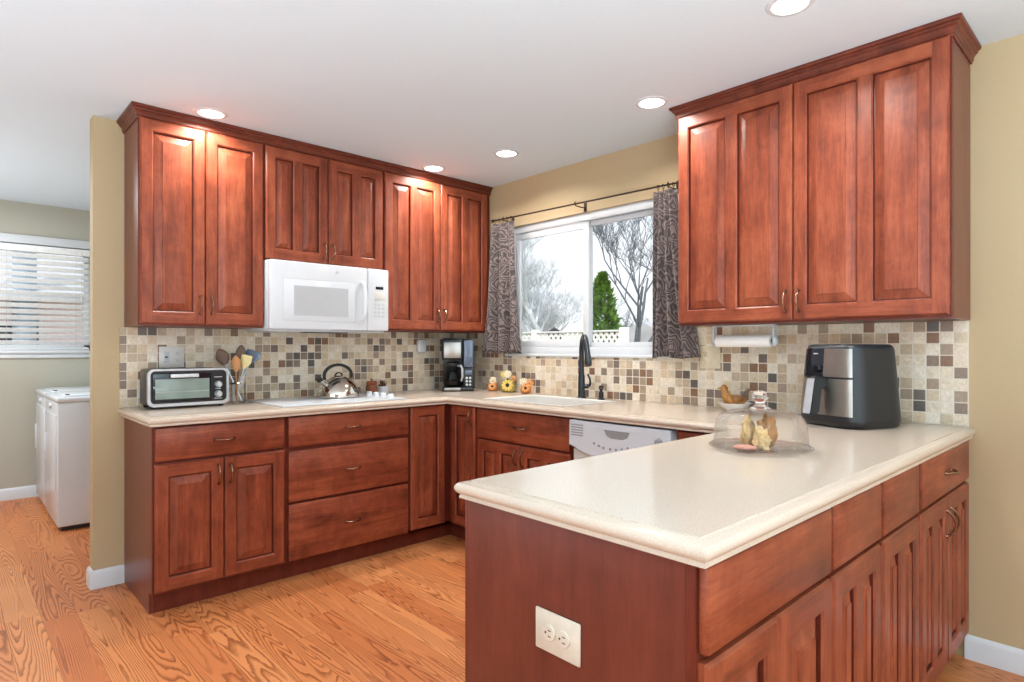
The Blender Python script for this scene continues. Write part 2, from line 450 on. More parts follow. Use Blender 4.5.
# window wall with its opening
WY0, WY1, WZ0, WZ1 = -.52, -1.985, 1.185, 2.11
w = MB()
w.box(0, .14, YR, WY1, 0, H).box(0, .14, WY0, YF, 0, H).box(0, .14, WY1, WY0, 0, WZ0).box(0, .14, WY1, WY0, WZ1, H)
struct(w.build('wall_right', 'tan', smooth=0), 'tan wall with the kitchen window', 'wall')
LX0, LX1, LZ0, LZ1 = -3.20, -2.04, 1.215, 2.10
w = MB()
w.box(XL, LX0, YF, YF + .12, 0, H).box(LX1, 0, YF, YF + .12, 0, H).box(LX0, LX1, YF, YF + .12, 0, LZ0).box(LX0, LX1, YF, YF + .12, LZ1, H)
struct(w.build('wall_laundry_far', 'grey', smooth=0), 'grey green laundry wall with a window', 'wall')
w = MB()
w.box(XL - .1, XL, YR, YF, 0, H)
struct(w.build('wall_left', 'tan'), 'tan wall at the far left of the open room', 'wall')
struct(boxobj('wall_rear', 'tan', XL, 0, YR - .1, YR, 0, H), 'tan wall behind the camera', 'wall')
# rear patio door and an added side window, out of view, carrying the daylight
def rear_window(name, x0, x1, z0, z1, mull, rot, loc, lab):
    f = MB()
    f.box(x0 - .06, x1 + .06, -.05, 0, z1, z1 + .06, .004).box(x0 - .06, x1 + .06, -.05, 0, z0 - .06, z0, .004)
    for x in [x0 - .06, *[m - .03 for m in mull], x1]: f.box(x, x + .06, -.05, 0, z0, z1, .004)
    o = f.build(name, 'trim', loc=loc, rot=rot); struct(o, lab, 'window')
    q = MB(); q.box(x0, x1, -.02, -.012, z0, z1); q.build('pane', 'day', o)
    return o
rear_window('window_3', -3.9, -.5, .12, 2.2, [-2.2], (0, 0, R(180)), (-4.4, YR, 0), 'wide white patio door in the rear wall')
rear_window('window_fill', -1.3, 1.3, .5, 2.2, [0], (0, 0, R(90)), (XL, -3.4, 0), 'added bright window in the far left wall for fill light')

BP = [(0, 0), (.014, 0), (.014, .075), (.010, .088), (.004, .095), (0, .095)]
struct(MB().sweep([(-2.295, 0), (-2.434, 0), (-2.434, .085), (-1.56, .085)][::-1], BP).build('baseboard_back', 'trim'), 'white baseboard wrapping the free wall end', 'baseboard')
struct(MB().sweep([(0, -3.225), (0, YR)], BP).build('baseboard_right', 'trim'), 'white baseboard right of the peninsula', 'baseboard')
struct(MB().sweep([(XL, YF), (-1.56, YF)], BP).build('baseboard_laundry', 'trim'), 'white baseboard on the laundry far wall', 'baseboard')

# tile backsplashes (structure: fixed to the walls)
def splash(name, parts, loc, rz, label):
    m = MB()
    for a in parts: m.box(*a)
    return struct(m.build(name, 'tile', loc=loc, rot=(0, 0, rz), smooth=0), label, 'backsplash')
splash('trim_1', [(-2.317, -.009, -.009, -.0005, C + .0005, 1.352)], (0, 0, 0), 0, 'mosaic tile backsplash on the stove wall')
splash('trim_2', [(.001, .565, -.009, -.0005, C + .0005, 1.352), (.565, 1.985, -.009, -.0005, C + .0005, 1.182), (1.985, 3.238, -.009, -.0005, C + .0005, 1.352)], (0, 0, 0), RB, 'mosaic tile backsplash on the window wall')

# ------------------------------------------------------------------ kitchen window
o = MB()
xf0, xf1 = .02, .085
fw = .05
o.box(xf0, xf1, WY1, WY0, WZ1 - fw, WZ1, .004).box(xf0, xf1, WY1, WY0, WZ0 + .012, WZ0 + .06, .004)
o.box(xf0, xf1, WY1, WY1 + fw, WZ0 + .05, WZ1 - fw, .004).box(xf0, xf1, WY0 - fw, WY0, WZ0 + .05, WZ1 - fw, .004)
win = struct(o.build('window_1', 'trim'), 'white two pane sliding window over the sink', 'window')
def sash(y0, y1, x0, x1, s, name):
    q = MB(); z0, z1 = WZ0 + .06, WZ1 - fw
    q.box(x0, x1, y0, y1, z1 - s, z1, .003).box(x0, x1, y0, y1, z0, z0 + s, .003)
    q.box(x0, x1, y0, y0 + s, z0 + s, z1 - s, .003).box(x0, x1, y1 - s, y1, z0 + s, z1 - s, .003)
    fr = q.build(name, 'trim', win)
    MB().box((x0 + x1) / 2 - .002, (x0 + x1) / 2 + .002, y0 + s, y1 - s, z0 + s, z1 - s).build('pane', 'pane', fr)
sash(-1.248, WY0 - fw, .03, .052, .045, 'sash')
sash(WY1 + fw, -1.215, .056, .078, .032, 'sash')
MB().box(-.018, .03, WY1 - .02, WY0 + .02, WZ0 - .004, WZ0 + .014, .005).build('window_sill', 'trim', win)

# ------------------------------------------------------------------ laundry window and blind
o = MB()
for a in ((LX0, LX1, LZ1 - .05, LZ1), (LX0, LX1, LZ0, LZ0 + .05), (LX0, LX0 + .05, LZ0, LZ1), (LX1 - .05, LX1, LZ0, LZ1), (LX0 + .05, LX1 - .05, 1.66, 1.71)):
    o.box(a[0], a[1], YF + .06, YF + .1, a[2], a[3], .003)
w2 = struct(o.build('window_2', 'trim'), 'white double hung laundry window', 'window')
MB().box(LX0 + .05, LX1 - .05, YF + .078, YF + .082, LZ0 + .05, LZ1 - .05).build('pane', 'pane', w2)
o = MB()
o.box(LX0 - .03, LX1 + .05, YF - .03, YF + .06, LZ0 - .02, LZ0 + .004, .004).box(LX0 - .01, LX1 + .03, YF - .014, YF, LZ0 - .06, LZ0 - .02, .003)
o.build('window_sill', 'trim', w2)
o = MB()
o.box(LX0 - .06, LX0, YF - .016, YF, LZ0, LZ1 + .07, .003).box(LX1, LX1 + .06, YF - .016, YF, LZ0, LZ1 + .07, .003).box(LX0, LX1, YF - .016, YF, LZ1, LZ1 + .07, .003)
o.build('casing', 'trim', w2)
bl = thing('window_blind', 'white slatted venetian blind over the laundry window', 'blind', (-2.62, YF - .005, 2.09))
MB().box(-.56, .56, -.028, .04, -.055, 0, .004).build('headrail', 'fence', bl)
for k in range(15):
    z = -.085 - k * .0515
    MB().box(-.555, .555, -.024, .024, -.0016, .0016).build('slat', 'fence', bl, (0, .008, z), (R(-40), 0, 0), smooth=0)
MB().box(-.555, .555, -.018, .03, -.868, -.845, .004).build('bottom_rail', 'white', bl)
for x in (-.40, .0, .46):
    MB().tube([(x, -.024, -.05), (x, -.024, -.85)], .0014, 5).build('cord', 'panelgrey', bl)
MB().tube([(.50, -.034, -.04), (.50, -.034, -.62)], .003, 6).build('wand', 'panelgrey', bl)

# ------------------------------------------------------------------ cabinets
def panel_door(w, h, panels=1, t=.02, st=.052, rail=.058, mid=.048):
    """raised panel door, local x 0..w, z 0..h, back y=0, front y=-t; mats: 0 vertical, 1 horizontal grain, 2 darker groove"""
    m = MB(); e = .007
    st = min(st, w * .2)
    # sides + chamfer
    A = [(0, 0), (w, 0), (w, h), (0, h)]
    B = [(e, e), (w - e, e), (w - e, h - e), (e, h - e)]
    for k in range(4):
        k2 = (k + 1) % 4; mi = 1 if k in (0, 2) else 0
        m.face([(*A[k][:1], 0, A[k][1]), (A[k2][0], 0, A[k2][1]), (A[k2][0], -t + e, A[k2][1]), (A[k][0], -t + e, A[k][1])], mi)
        m.face([(A[k][0], -t + e, A[k][1]), (A[k2][0], -t + e, A[k2][1]), (B[k2][0], -t, B[k2][1]), (B[k][0], -t, B[k][1])], mi)
    m.face([(0, 0, 0), (0, 0, h), (w, 0, h), (w, 0, 0)], 0)
    if panels == 0:
        m.face([(B[k][0], -t, B[k][1]) for k in range(4)], 1)
        return m
    iw = (w - 2 * st - (panels - 1) * mid) / panels
    ops = [(st + k * (iw + mid), st + k * (iw + mid) + iw) for k in range(panels)]
    xs = [e, *[v for q in ops for v in q], w - e]
    def q4(x0, x1, z0, z1, mi): m.face([(x0, -t, z0), (x1, -t, z0), (x1, -t, z1), (x0, -t, z1)], mi)
    q4(e, st, e, h - e, 0); q4(w - st, w - e, e, h - e, 0)
    for k in range(panels - 1): q4(ops[k][1], ops[k + 1][0], rail, h - rail, 0)
    q4(st, w - st, e, rail, 1); q4(st, w - st, h - rail, h - e, 1)
    for x0, x1 in ops:
        sl = min(.034, (x1 - x0) * .22)
        rings = [(0, -t, 0), (.003, -t + .003, 0), (.0055, -t + .005, 0), (.007, -t + .014, 2), (.011, -t + .014, 2), (.0115 + sl, -t + .004, 0), (.0125 + sl, -t + .001, 0)]
        for (i0, y0, _), (i1, y1, mi) in zip(rings, rings[1:]):
            P = lambda i, y: [(x0 + i, y, rail + i), (x1 - i, y, rail + i), (x1 - i, y, h - rail - i), (x0 + i, y, h - rail - i)]
            a, b = P(i0, y0), P(i1, y1)
            for k in range(4): m.face([a[k], a[(k + 1) % 4], b[(k + 1) % 4], b[k]], mi)
        i, y = rings[-1][:2]
        m.face([(x0 + i, y, rail + i), (x1 - i, y, rail + i), (x1 - i, y, h - rail - i), (x0 + i, y, h - rail - i)], 0)
    return m
def slab_front(w, h, t=.02):
    m = MB(); m.box(0, w, -t, 0, 0, h, .006, 0, 2); return m
def pull(parent, x, z, vert, y=-.02, span=.09):
    m = MB(); pts = []; rr = []
    for k in range(13):
        u = k / 12; a = math.sin(math.pi * u)
        q = (u - .5) * span
        pts.append((q, -.004 - .024 * a ** .7, 0)); rr.append(.0042 + .0012 * abs(2 * u - 1) ** 3)
    m.tube(pts, rr, 8)
    for s_ in (-1, 1):
        m.lathe([(0, 0), (.0075, 0), (.0075, -.003), (.005, -.007), (0, -.007)], (s_ * span / 2, 0, 0), 12, axis='y')
    return m.build('handle', 'bronze', parent, (x, y, z), (0, R(90) if vert else 0, 0))
def door(parent, x0, x1, z0, z1, panels=1, handle=None, yf=0, hz=None, name='door'):
    d = panel_door(x1 - x0, z1 - z0, panels).build(name, ['wood_v', 'wood_h', 'groove_wood'], parent, (x0, yf, z0), smooth=0)
    if handle:
        w_ = x1 - x0
        hx = {'l': .026, 'r': w_ - .026, 'c': w_ / 2}[handle]
        pull(d, hx, hz - z0, True)
    return d
def drawer(parent, x0, x1, z0, z1, yf=0, handle=True, name='drawer'):
    d = slab_front(x1 - x0, z1 - z0).build(name, ['wood_h'], parent, (x0, yf, z0), smooth=40)
    if handle: pull(d, (x1 - x0) / 2, (z1 - z0) / 2, False)
    return d
def carcass(parent, w, dep, z0, z1, left='frame', right='frame', rails=(), kick=True, mids=(), side_to_floor=(False, False), top=False):
    m = MB(); t = .018; yb = -.011
    m.box(t, w - t, -dep + .02, yb, z0, z0 + t).box(t, w - t, yb - .006, yb, z0 + t, z1)
    if top: m.box(t, w - t, -dep + .02, yb - .006, z1 - t, z1)
    m.build('carcass', 'frame', parent, smooth=0)
    for k, (x0, mat) in enumerate(((0, left), (w - t, right))):
        s_ = MB()
        if side_to_floor[k]:
            s_.prism([(-yb * -1, 0), (-dep + .06, 0), (-dep + .06, .1), (-dep + .0195, .1), (-dep + .0195, z1), (yb, z1)], x0, x0 + t, plane='yz')
        else: s_.box(x0, x0 + t, -dep + .0195, yb, z0, z1)
        s_.build('side_panel', mat, parent, smooth=0)
    f = MB(); s = .03
    f.box(0, s, -dep, -dep + .019, z0, z1).box(w - s, w, -dep, -dep + .019, z0, z1)
    f.box(s, w - s, -dep, -dep + .019, z0, z0 + s).box(s, w - s, -dep, -dep + .019, z1 - s, z1)
    for r in rails: f.box(s, w - s, -dep, -dep + .019, r - .02, r + .02)
    for x in mids: f.box(x - .02, x + .02, -dep, -dep + .019, z0 + s, z1 - s)
    f.build('face_frame', 'frame', parent, smooth=0)
    if kick:
        MB().box(t if side_to_floor[0] else 0, w - (t if side_to_floor[1] else 0), -dep + .06, -dep + .075, 0, z0).build('toe_kick', 'frame', parent, smooth=0)

ZB = .882
BD = .595           # base depth to face frame; door faces at .615
GB = 'base cabinets along the walls'
# stove wall bases
c = thing('base_cabinet', 'cherry base cabinet under the toaster oven, one drawer over two doors', 'cabinet', (-2.297, 0, 0), 0, GB)
W = .62
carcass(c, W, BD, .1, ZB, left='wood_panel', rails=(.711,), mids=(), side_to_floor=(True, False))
drawer(c, .008, .610, .718, .872, -BD)
door(c, .008, .308, .112, .705, 1, 'r', -BD, .625); door(c, .312, .610, .112, .705, 1, 'l', -BD, .625)
c = thing('drawer_cabinet', 'cherry base cabinet with three wide drawers below the cooktop', 'cabinet', (-1.676, 0, 0), 0, GB)
W = .767
carcass(c, W, BD, .1, ZB, rails=(.703, .417))
for z0, z1 in ((.714, .874), (.424, .692), (.112, .410)): drawer(c, .011, W - .009, z0, z1, -BD)
# corner cabinet: L shaped, doors at a right angle
c = thing('corner_cabinet', 'dark cherry corner base cabinet with two narrow doors meeting at right angles', 'cabinet', (0, 0, 0), 0, GB)
m = MB(); t = .018
L_ = [(-.907, -.011), (-.907, -BD), (-BD, -BD), (-BD, -.893), (-.011, -.893), (-.011, -.011)]
m.prism(L_, .1, .118, plane='xy')
m.build('carcass', 'frame', c, smooth=0)
m = MB()
m.box(-.907, -.907 + t, -BD + .02, -.011, .118, ZB).build('side_panel', 'frame', c, smooth=0)
MB().box(-BD + .02, -.011, -.893, -.893 + t, .118, ZB).build('side_panel', 'frame', c, smooth=0)
m = MB()
for a in ((-.907, -.88, .1, ZB), (-.655, -BD, .1, ZB), (-.88, -.655, .1, .13), (-.88, -.655, ZB - .02, ZB)): m.box(a[0], a[1], -BD, -BD + .019, a[2], a[3])
for a in ((-.893, -.866, .1, ZB), (-.655, -BD, .1, ZB), (-.866, -.655, .1, .13), (-.866, -.655, ZB - .02, ZB)): m.box(-BD, -BD + .019, a[0], a[1], a[2], a[3])
m.build('face_frame', 'frame', c, smooth=0)
m = MB()
m.box(-.907, -BD + .06, -BD + .06, -BD + .075, 0, .1).box(-BD + .06, -BD + .075, -.893, -BD + .06, 0, .1)
m.build('toe_kick', 'frame', c, smooth=0)
door(c, -.899, -.640, .114, .878, 1, None, -BD)
d = panel_door(.235, .764, 1).build('door', ['wood_v', 'wood_h', 'groove_wood'], c, (-BD, -.642, .114), (0, 0, RB), smooth=0)
pull(d, .235 - .03, .69, True)
# sink base
c = thing('sink_cabinet', 'cherry sink base cabinet with a false drawer front over two doors', 'cabinet', (0, -.894, 0), RB, GB)
W = .767
carcass(c, W, BD, .1, ZB, rails=(.69,))
drawer(c, .010, W - .008, .697, .873, -BD)
door(c, .010, .382, .112, .684, 2, 'r', -BD, .615); door(c, .386, W - .008, .112, .684, 2, 'l', -BD, .615)
# blind base by the peninsula
c = thing('filler_cabinet', 'narrow cherry base cabinet between dishwasher and peninsula', 'cabinet', (0, -2.283, 0), RB, GB)
carcass(c, .30, BD, .1, ZB, rails=(.69,))
drawer(c, .008, .292, .697, .873, -BD, handle=False); door(c, .008, .292, .112, .684, 1, None, -BD)

# dishwasher
c = thing('dishwasher', 'white built in dishwasher under the counter right of the sink', 'dishwasher', (0, -1.667, 0), RB)
W = .612
MB().box(.004, W - .004, -.57, -.02, .1, .872).build('body', 'panelgrey', c)
MB().box(.006, W - .006, -.607, -.571, .115, .725, .008).build('door', 'bisque', c)
m = MB()
poly = [(.006, .873), (.006, .735)]
for k in range(13):
    u = k / 12; poly.append((.006 + (W - .012) * u, .752 - .062 * math.sin(math.pi * u) ** .8))
poly += [(W - .006, .735), (W - .006, .873)]
P2 = []
for q in poly:
    if not P2 or (Vector(q) - Vector(P2[-1])).length > 1e-4: P2.append(q)
m.prism(P2, -.638, -.572)
bmesh.ops.bevel(m.bm, geom=[e for e in m.bm.edges], offset=.003, segments=2, affect='EDGES')
cp = m.build('control_panel', 'white', c)
m = MB()
for k in range(5): m.box(.02, .10, -.6395, -.636, .795 + k * .013, .801 + k * .013)
m.build('vent', 'midgrey', cp, smooth=0)
m = MB(); m.prism([(.235, .842), (.385, .842), (.372, .815), (.345, .803), (.275, .803), (.248, .815)], -.6395, -.635)
m.build('handle_recess', 'midgrey', cp)
m = MB(); m.box(.18, .44, -.640, -.6355, .843, .848, .001); m.build('handle_lip', 'white', cp)
for k, x in enumerate((.17, .20, .23, .27, .305, .34, .375)):
    MB().lathe([(0, -.641), (.006, -.641), (.007, -.637), (.007, -.634)], (x, 0, .768 - .018 * math.sin(k / 6 * 3.14)), 12, axis='y').build('button', 'midgrey', cp)
MB().lathe([(0, -.658), (.014, -.656), (.018, -.642), (.019, -.636)], (.545, 0, .815), 24, axis='y').build('dial', 'midgrey', cp)
MB().box(.004, W - .004, -.55, -.53, 0, .1).build('toe_kick', 'black', c)

# peninsula cabinets, doors facing the dining side (-y), finished back to the kitchen
GP = 'peninsula cabinets'
PB, PD = -2.600, .622
def pen(label, x0, x1, fronts, **k):
    c = thing('peninsula_cabinet', label, 'cabinet', (x0, PB, 0), 0, GP)
    carcass(c, x1 - x0, PD, .1, ZB, rails=(.716,), **k)
    MB().box(0, x1 - x0, -.010, -.001, .0, ZB).build('back_panel', 'wood_panel', c, smooth=0)
    for f in fronts: f(c)
    return c
w = .576
c1 = pen('end cherry peninsula cabinet with outlet on its side, nearest the camera', -2.07, -2.07 + w, [
    lambda c: drawer(c, .006, w - .004, .724, .876, -PD, False),
    lambda c: door(c, .006, .283, .112, .710, 1, None, -PD), lambda c: door(c, .287, w - .004, .112, .710, 1, None, -PD)],
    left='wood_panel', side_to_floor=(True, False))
pen('cherry peninsula cabinet with two-panel door, second from the peninsula end', -1.493, -1.126, [
    lambda c: drawer(c, .006, .361, .724, .876, -PD, False), lambda c: door(c, .006, .361, .112, .710, 2, None, -PD)])
pen('cherry peninsula cabinet with two-panel door, third from the peninsula end', -1.125, -.735, [
    lambda c: drawer(c, .014, .376, .724, .876, -PD, False), lambda c: door(c, .014, .376, .112, .710, 2, None, -PD)])
pen('cherry peninsula cabinet against the wall with handles on drawer and doors', -.734, -.012, [
    lambda c: drawer(c, .014, .712, .724, .876, -PD, True),
    lambda c: door(c, .014, .361, .112, .710, 2, 'r', -PD, .62), lambda c: door(c, .365, .712, .112, .710, 2, 'l', -PD, .62)])
# full-height end skin of the peninsula hides the carcass edge
# wall cabinets
GU = 'wall cabinets'
UD = .318
c = thing('wall_cabinet', 'tall two-door cherry wall cabinet left of the microwave', 'cabinet', (-2.297, 0, 0), 0, GU)
carcass(c, .612, UD, ZU, 2.425, left='wood_panel', kick=False, top=True)
door(c, .006, .304, ZU + .010, 2.382, 1, 'r', -UD, 1.465); door(c, .308, .606, ZU + .010, 2.382, 1, 'l', -UD, 1.465)
c = thing('wall_cabinet', 'short two-door cherry wall cabinet above the microwave', 'cabinet', (-1.684, 0, 0), 0, GU)
carcass(c, .766, UD, 1.738, 2.425, kick=False, top=True)
door(c, .006, .379, 1.745, 2.382, 2, 'r', -UD, 1.82); door(c, .383, .756, 1.745, 2.382, 2, 'l', -UD, 1.82)
c = thing('wall_cabinet', 'tall two-door cherry wall cabinet right of the microwave beside the window', 'cabinet', (-.917, 0, 0), 0, GU)
carcass(c, .914, UD, ZU, 2.425, kick=False, top=True)
door(c, .006, .448, ZU + .010, 2.382, 2, 'r', -UD, 1.465); door(c, .452, .878, ZU + .010, 2.382, 2, 'l', -UD, 1.465)
c = thing('wall_cabinet', 'large two-door cherry wall cabinet right of the window over the air fryer', 'cabinet', (0, -2.118, 0), RB, GU)
W = 3.244 - 2.118
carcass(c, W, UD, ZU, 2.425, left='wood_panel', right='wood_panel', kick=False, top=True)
door(c, .006, .560, ZU + .010, 2.382, 2, 'r', -UD, 1.445); door(c, .564, W - .006, ZU + .010, 2.382, 2, 'l', -UD, 1.445)
CP = [(.0, -.064), (.004, -.064), (.005, -.056), (.009, -.052), (.010, -.040), (.016, -.030), (.022, -.026), (.023, -.018), (.031, -.014), (.033, -.010), (.033, -.001), (.0, -.001)]
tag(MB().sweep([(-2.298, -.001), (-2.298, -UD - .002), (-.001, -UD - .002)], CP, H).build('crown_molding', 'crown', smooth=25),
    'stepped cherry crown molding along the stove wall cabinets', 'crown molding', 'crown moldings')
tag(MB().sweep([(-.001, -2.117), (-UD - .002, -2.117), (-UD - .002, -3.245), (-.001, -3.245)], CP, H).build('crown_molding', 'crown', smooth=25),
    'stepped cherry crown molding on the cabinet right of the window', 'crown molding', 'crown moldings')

# ------------------------------------------------------------------ countertop (one continuous U)
m = MB()
path = [(-2.327, -.001), (-2.327, -.652), (-.652, -.652), (-.652, -2.597), (-2.102, -2.597), (-2.102, -3.262), (-.001, -3.262)]
EP = [(-.03, 0), (-.0297, -.003), (-.024, -.0042), (-.014, -.0052), (-.007, -.007), (-.002, -.0125), (0, -.0185), (-.0012, -.0245), (-.005, -.030), (-.0105, -.0335),
      (-.0105, -.0365), (-.0098, -.0380), (-.0090, -.0425), (-.013, -.045), (-.07, -.045)]
m.sweep(path, EP, C)
e = .03
SK = (-.57, -.15, -1.58, -.93)      # sink hole x0 x1 y0 y1
rects = [(-2.327 + e, -.652 + e, -.652 + e, -.001), (-.652 + e, -.001, SK[3], -.001), (-.652 + e, SK[0], SK[2], SK[3]), (SK[1], -.001, SK[2], SK[3]),
         (-.652 + e, -.001, -2.597 - e, SK[2]), (-2.102 + e, -.001, -3.262 + e, -2.597 - e)]
for x0, x1, y0, y1 in rects:
    m.face([(x0, y0, C), (x1, y0, C), (x1, y1, C), (x0, y1, C)])
    m.face([(x0, y0, C - .045), (x0, y1, C - .045), (x1, y1, C - .045), (x1, y0, C - .045)])
for a, b in (((SK[0], SK[2]), (SK[1], SK[2])), ((SK[1], SK[2]), (SK[1], SK[3])), ((SK[1], SK[3]), (SK[0], SK[3])), ((SK[0], SK[3]), (SK[0], SK[2]))):
    m.face([(*a, C), (*b, C), (*b, C - .045), (*a, C - .045)])
tag(m.build('countertop', 'counter', smooth=30, weld=False), 'cream solid surface countertop with rounded edge running along both walls and the peninsula', 'countertop')
# sink
m = MB(); x0, x1, y0, y1 = SK
rings = [(-.012, .001), (-.012, .004), (.004, .004), (.010, -.002), (.018, -.16), (.045, -.185)]
for (i0, h0), (i1, h1) in zip(rings, rings[1:]):
    P = lambda i, h: [(x0 + i, y0 + i, C + h), (x1 - i, y0 + i, C + h), (x1 - i, y1 - i, C + h), (x0 + i, y1 - i, C + h)]
    a, b = P(i0, h0), P(i1, h1)
    for k in range(4): m.face([a[k], a[(k + 1) % 4], b[(k + 1) % 4], b[k]])
i, h = rings[-1]; m.face([(x0 + i, y0 + i, C + h), (x1 - i, y0 + i, C + h), (x1 - i, y1 - i, C + h), (x0 + i, y1 - i, C + h)])
sk = m.build('sink', 'bisque'); tag(sk, 'white rectangular sink set in the counter below the window', 'sink')
MB().lathe([(0, C - .1835), (.03, C - .1835), (.042, C - .182), (.044, C - .1845)], (-.36, -1.30, 0), 24).build('drain', 'chrome', sk)

# faucet and soap dispenser
f = thing('faucet', 'tall dark pull-down kitchen faucet behind the sink', 'faucet', (-.09, -1.292, C))
MB().lathe([(0, 0), (.030, 0), (.030, .006), (.024, .012), (.021, .03), (.021, .135), (.0175, .15), (.0165, .18), (0, .18)], seg=24).build('body', 'navy', f)
dirv = Vector((-.62, -.78, 0)).normalized()
pts = []; rr = []
for k in range(8): pts.append(Vector((0, 0, .16 + .12 * k / 7)))
for k in range(1, 13):
    a = math.pi * .86 * k / 12; r_ = .082
    pts.append(Vector((0, 0, .28)) + dirv * (r_ - r_ * math.cos(a)) + Vector((0, 0, r_ * math.sin(a) * 1.25)))
MB().tube(pts, .016, 14).build('spout', 'navy', f)
endp = pts[-1]; dd = (pts[-1] - pts[-2]).normalized()
MB().tube([endp - dd * .01, endp + dd * .02, endp + dd * .05, endp + dd * .10, endp + dd * .125], [.0155, .017, .018, .0215, .020], 16).build('spray_head', 'navy', f)
m = MB(); m.tube([(0, 0, .075), Vector((.35, -.94, 0)) * .045 + Vector((0, 0, .075))], .014, 12)
l0 = Vector((.35, -.94, 0)) * .05 + Vector((0, 0, .078))
m.tube([l0, l0 + Vector((-.004, -.012, .018)), l0 + Vector((-.004, -.008, .045)), l0 + Vector((-.002, .010, .072))], [.009, .007, .006, .0055], 10)
m.build('lever_handle', 'navy', f)
s = thing('soap_dispenser', 'short black soap dispenser right of the faucet', 'soap dispenser', (-.09, -1.447, C))
MB().lathe([(0, 0), (.022, 0), (.022, .006), (.015, .010), (.0145, .045), (.009, .05), (.009, .06), (.014, .063), (.015, .082), (.010, .086), (0, .086)], seg=20).build('pump', 'black', s)
MB().tube([(0, 0, .072), (-.020, -.02, .072), (-.05, -.03, .068)], [.006, .005, .0045], 8).build('nozzle', 'black', s)

# cooktop
ck = thing('cooktop', 'white smooth electric cooktop with knobs set in the stove wall counter', 'cooktop', (-1.31, -.345, C))
MB().box(-.38, .38, -.255, .25, 0, .008, .003).build('glass_top', 'white', ck)
for x, y, r_ in ((-.21, -.10, .105), (-.21, .13, .08), (.10, .12, .09), (.10, -.12, .08)):
    MB().lathe([(r_ - .004, .0082), (r_ - .004, .0088), (r_, .0088), (r_, .0082)], (x, y, 0), 40, close=True).build('burner_ring', 'ring_print', ck)
for k in range(4):
    MB().lathe([(0, .034), (.014, .034), (.018, .030), (.020, .012), (.022, .008), (0, .008)], (.315, -.19 + k * .085, 0), 20).build('knob', 'white', ck)

# microwave
mw = thing('microwave', 'white over-range microwave mounted between the wall cabinets', 'microwave', (-1.681, 0, 1.335))
W, HH = .756, .400
MB().box(0, W, -.365, -.012, .012, HH, .004).build('body', 'white', mw)
d = MB().box(.0, .605, -.402, -.366, .012, HH, .010, seg=3).build('door', 'white', mw)
m = MB()
m.box(.075, .520, -.405, -.400, .060, .300, .004)
m.build('window_surround', 'white', d)
m = MB(); m.prism([(.135, .092), (.470, .092), (.470, .262), (.135, .262)], -.4065, -.404); m.build('window', 'windowgrey', d)
m = MB(); pts = [(.565, -.404, .07), (.567, -.425, .085), (.569, -.436, .12), (.570, -.440, .19), (.569, -.436, .26), (.567, -.425, .295), (.565, -.404, .31)]
m.tube(pts, [.011, .011, .012, .013, .012, .011, .011], 12); m.build('handle', 'white', d)
MB().lathe([(0, -.4045), (.009, -.4045), (.010, -.402)], (.40, 0, .358), 20, axis='y').build('emblem', 'panelgrey', d)
p = MB().box(.607, W, -.402, -.366, .012, HH, .010, seg=3).build('control_panel', 'white', mw)
MB().box(.660, .715, -.4035, -.4015, .272, .290, .0005).build('display', 'lcd', p)
m = MB()
for r_ in range(4):
    for q in range(3): m.box(.652 + q * .027, .673 + q * .027, -.4032, -.4015, .098 + r_ * .024, .114 + r_ * .024, .0005)
m.build('keypad', 'panelgrey', p)
MB().box(.652, .727, -.4032, -.4015, .205, .255, .0005).build('button_strip', 'bisque', p)
m = MB(); m.box(.01, W - .01, -.36, -.02, 0, .012, .002); m.build('underside', 'panelgrey', mw)
m = MB()
for k in range(9): m.box(.24, .50, -.345 + k * .012, -.338 + k * .012, -.004, .001)
m.build('grease_filter', 'grille', mw)

# ------------------------------------------------------------------ ceiling lights
LP = [(-2.0, -.45, 'recessed ceiling light over the left end of the stove wall cabinets'),
      (-.61, -.45, 'recessed ceiling light over the cabinet right of the microwave'),
      (-.468, -1.01, 'recessed ceiling light in front of the left half of the kitchen window'),
      (-.478, -2.065, 'recessed ceiling light beside the left end of the right wall cabinet'),
      (-.85, -2.88, 'recessed ceiling light nearest the camera at the top edge of the view')]
proto = None
for x, y, lab in LP:
    if proto is None:
        r0 = thing('recessed_light', lab, 'ceiling light', (x, y, H), 0, 'recessed ceiling lights'); proto = r0
        MB().lathe([(.060, -.0005), (.060, -.006), (.076, -.004), (.079, -.0005)], seg=40).build('trim_ring', 'white', r0)
        MB().lathe([(0, -.003), (.058, -.003), (.060, -.001)], seg=40).build('lens', 'lamp', r0)
    else:
        r0 = copy_tree(proto); r0.location = (x, y, H); r0['label'] = lab
    L = light('recessed_lamp_beam', 'AREA', (x, y, H - .012), (0, 0, 0), 5.2, (1, .97, .93), shape='DISK', size=.11, spread=R(152))

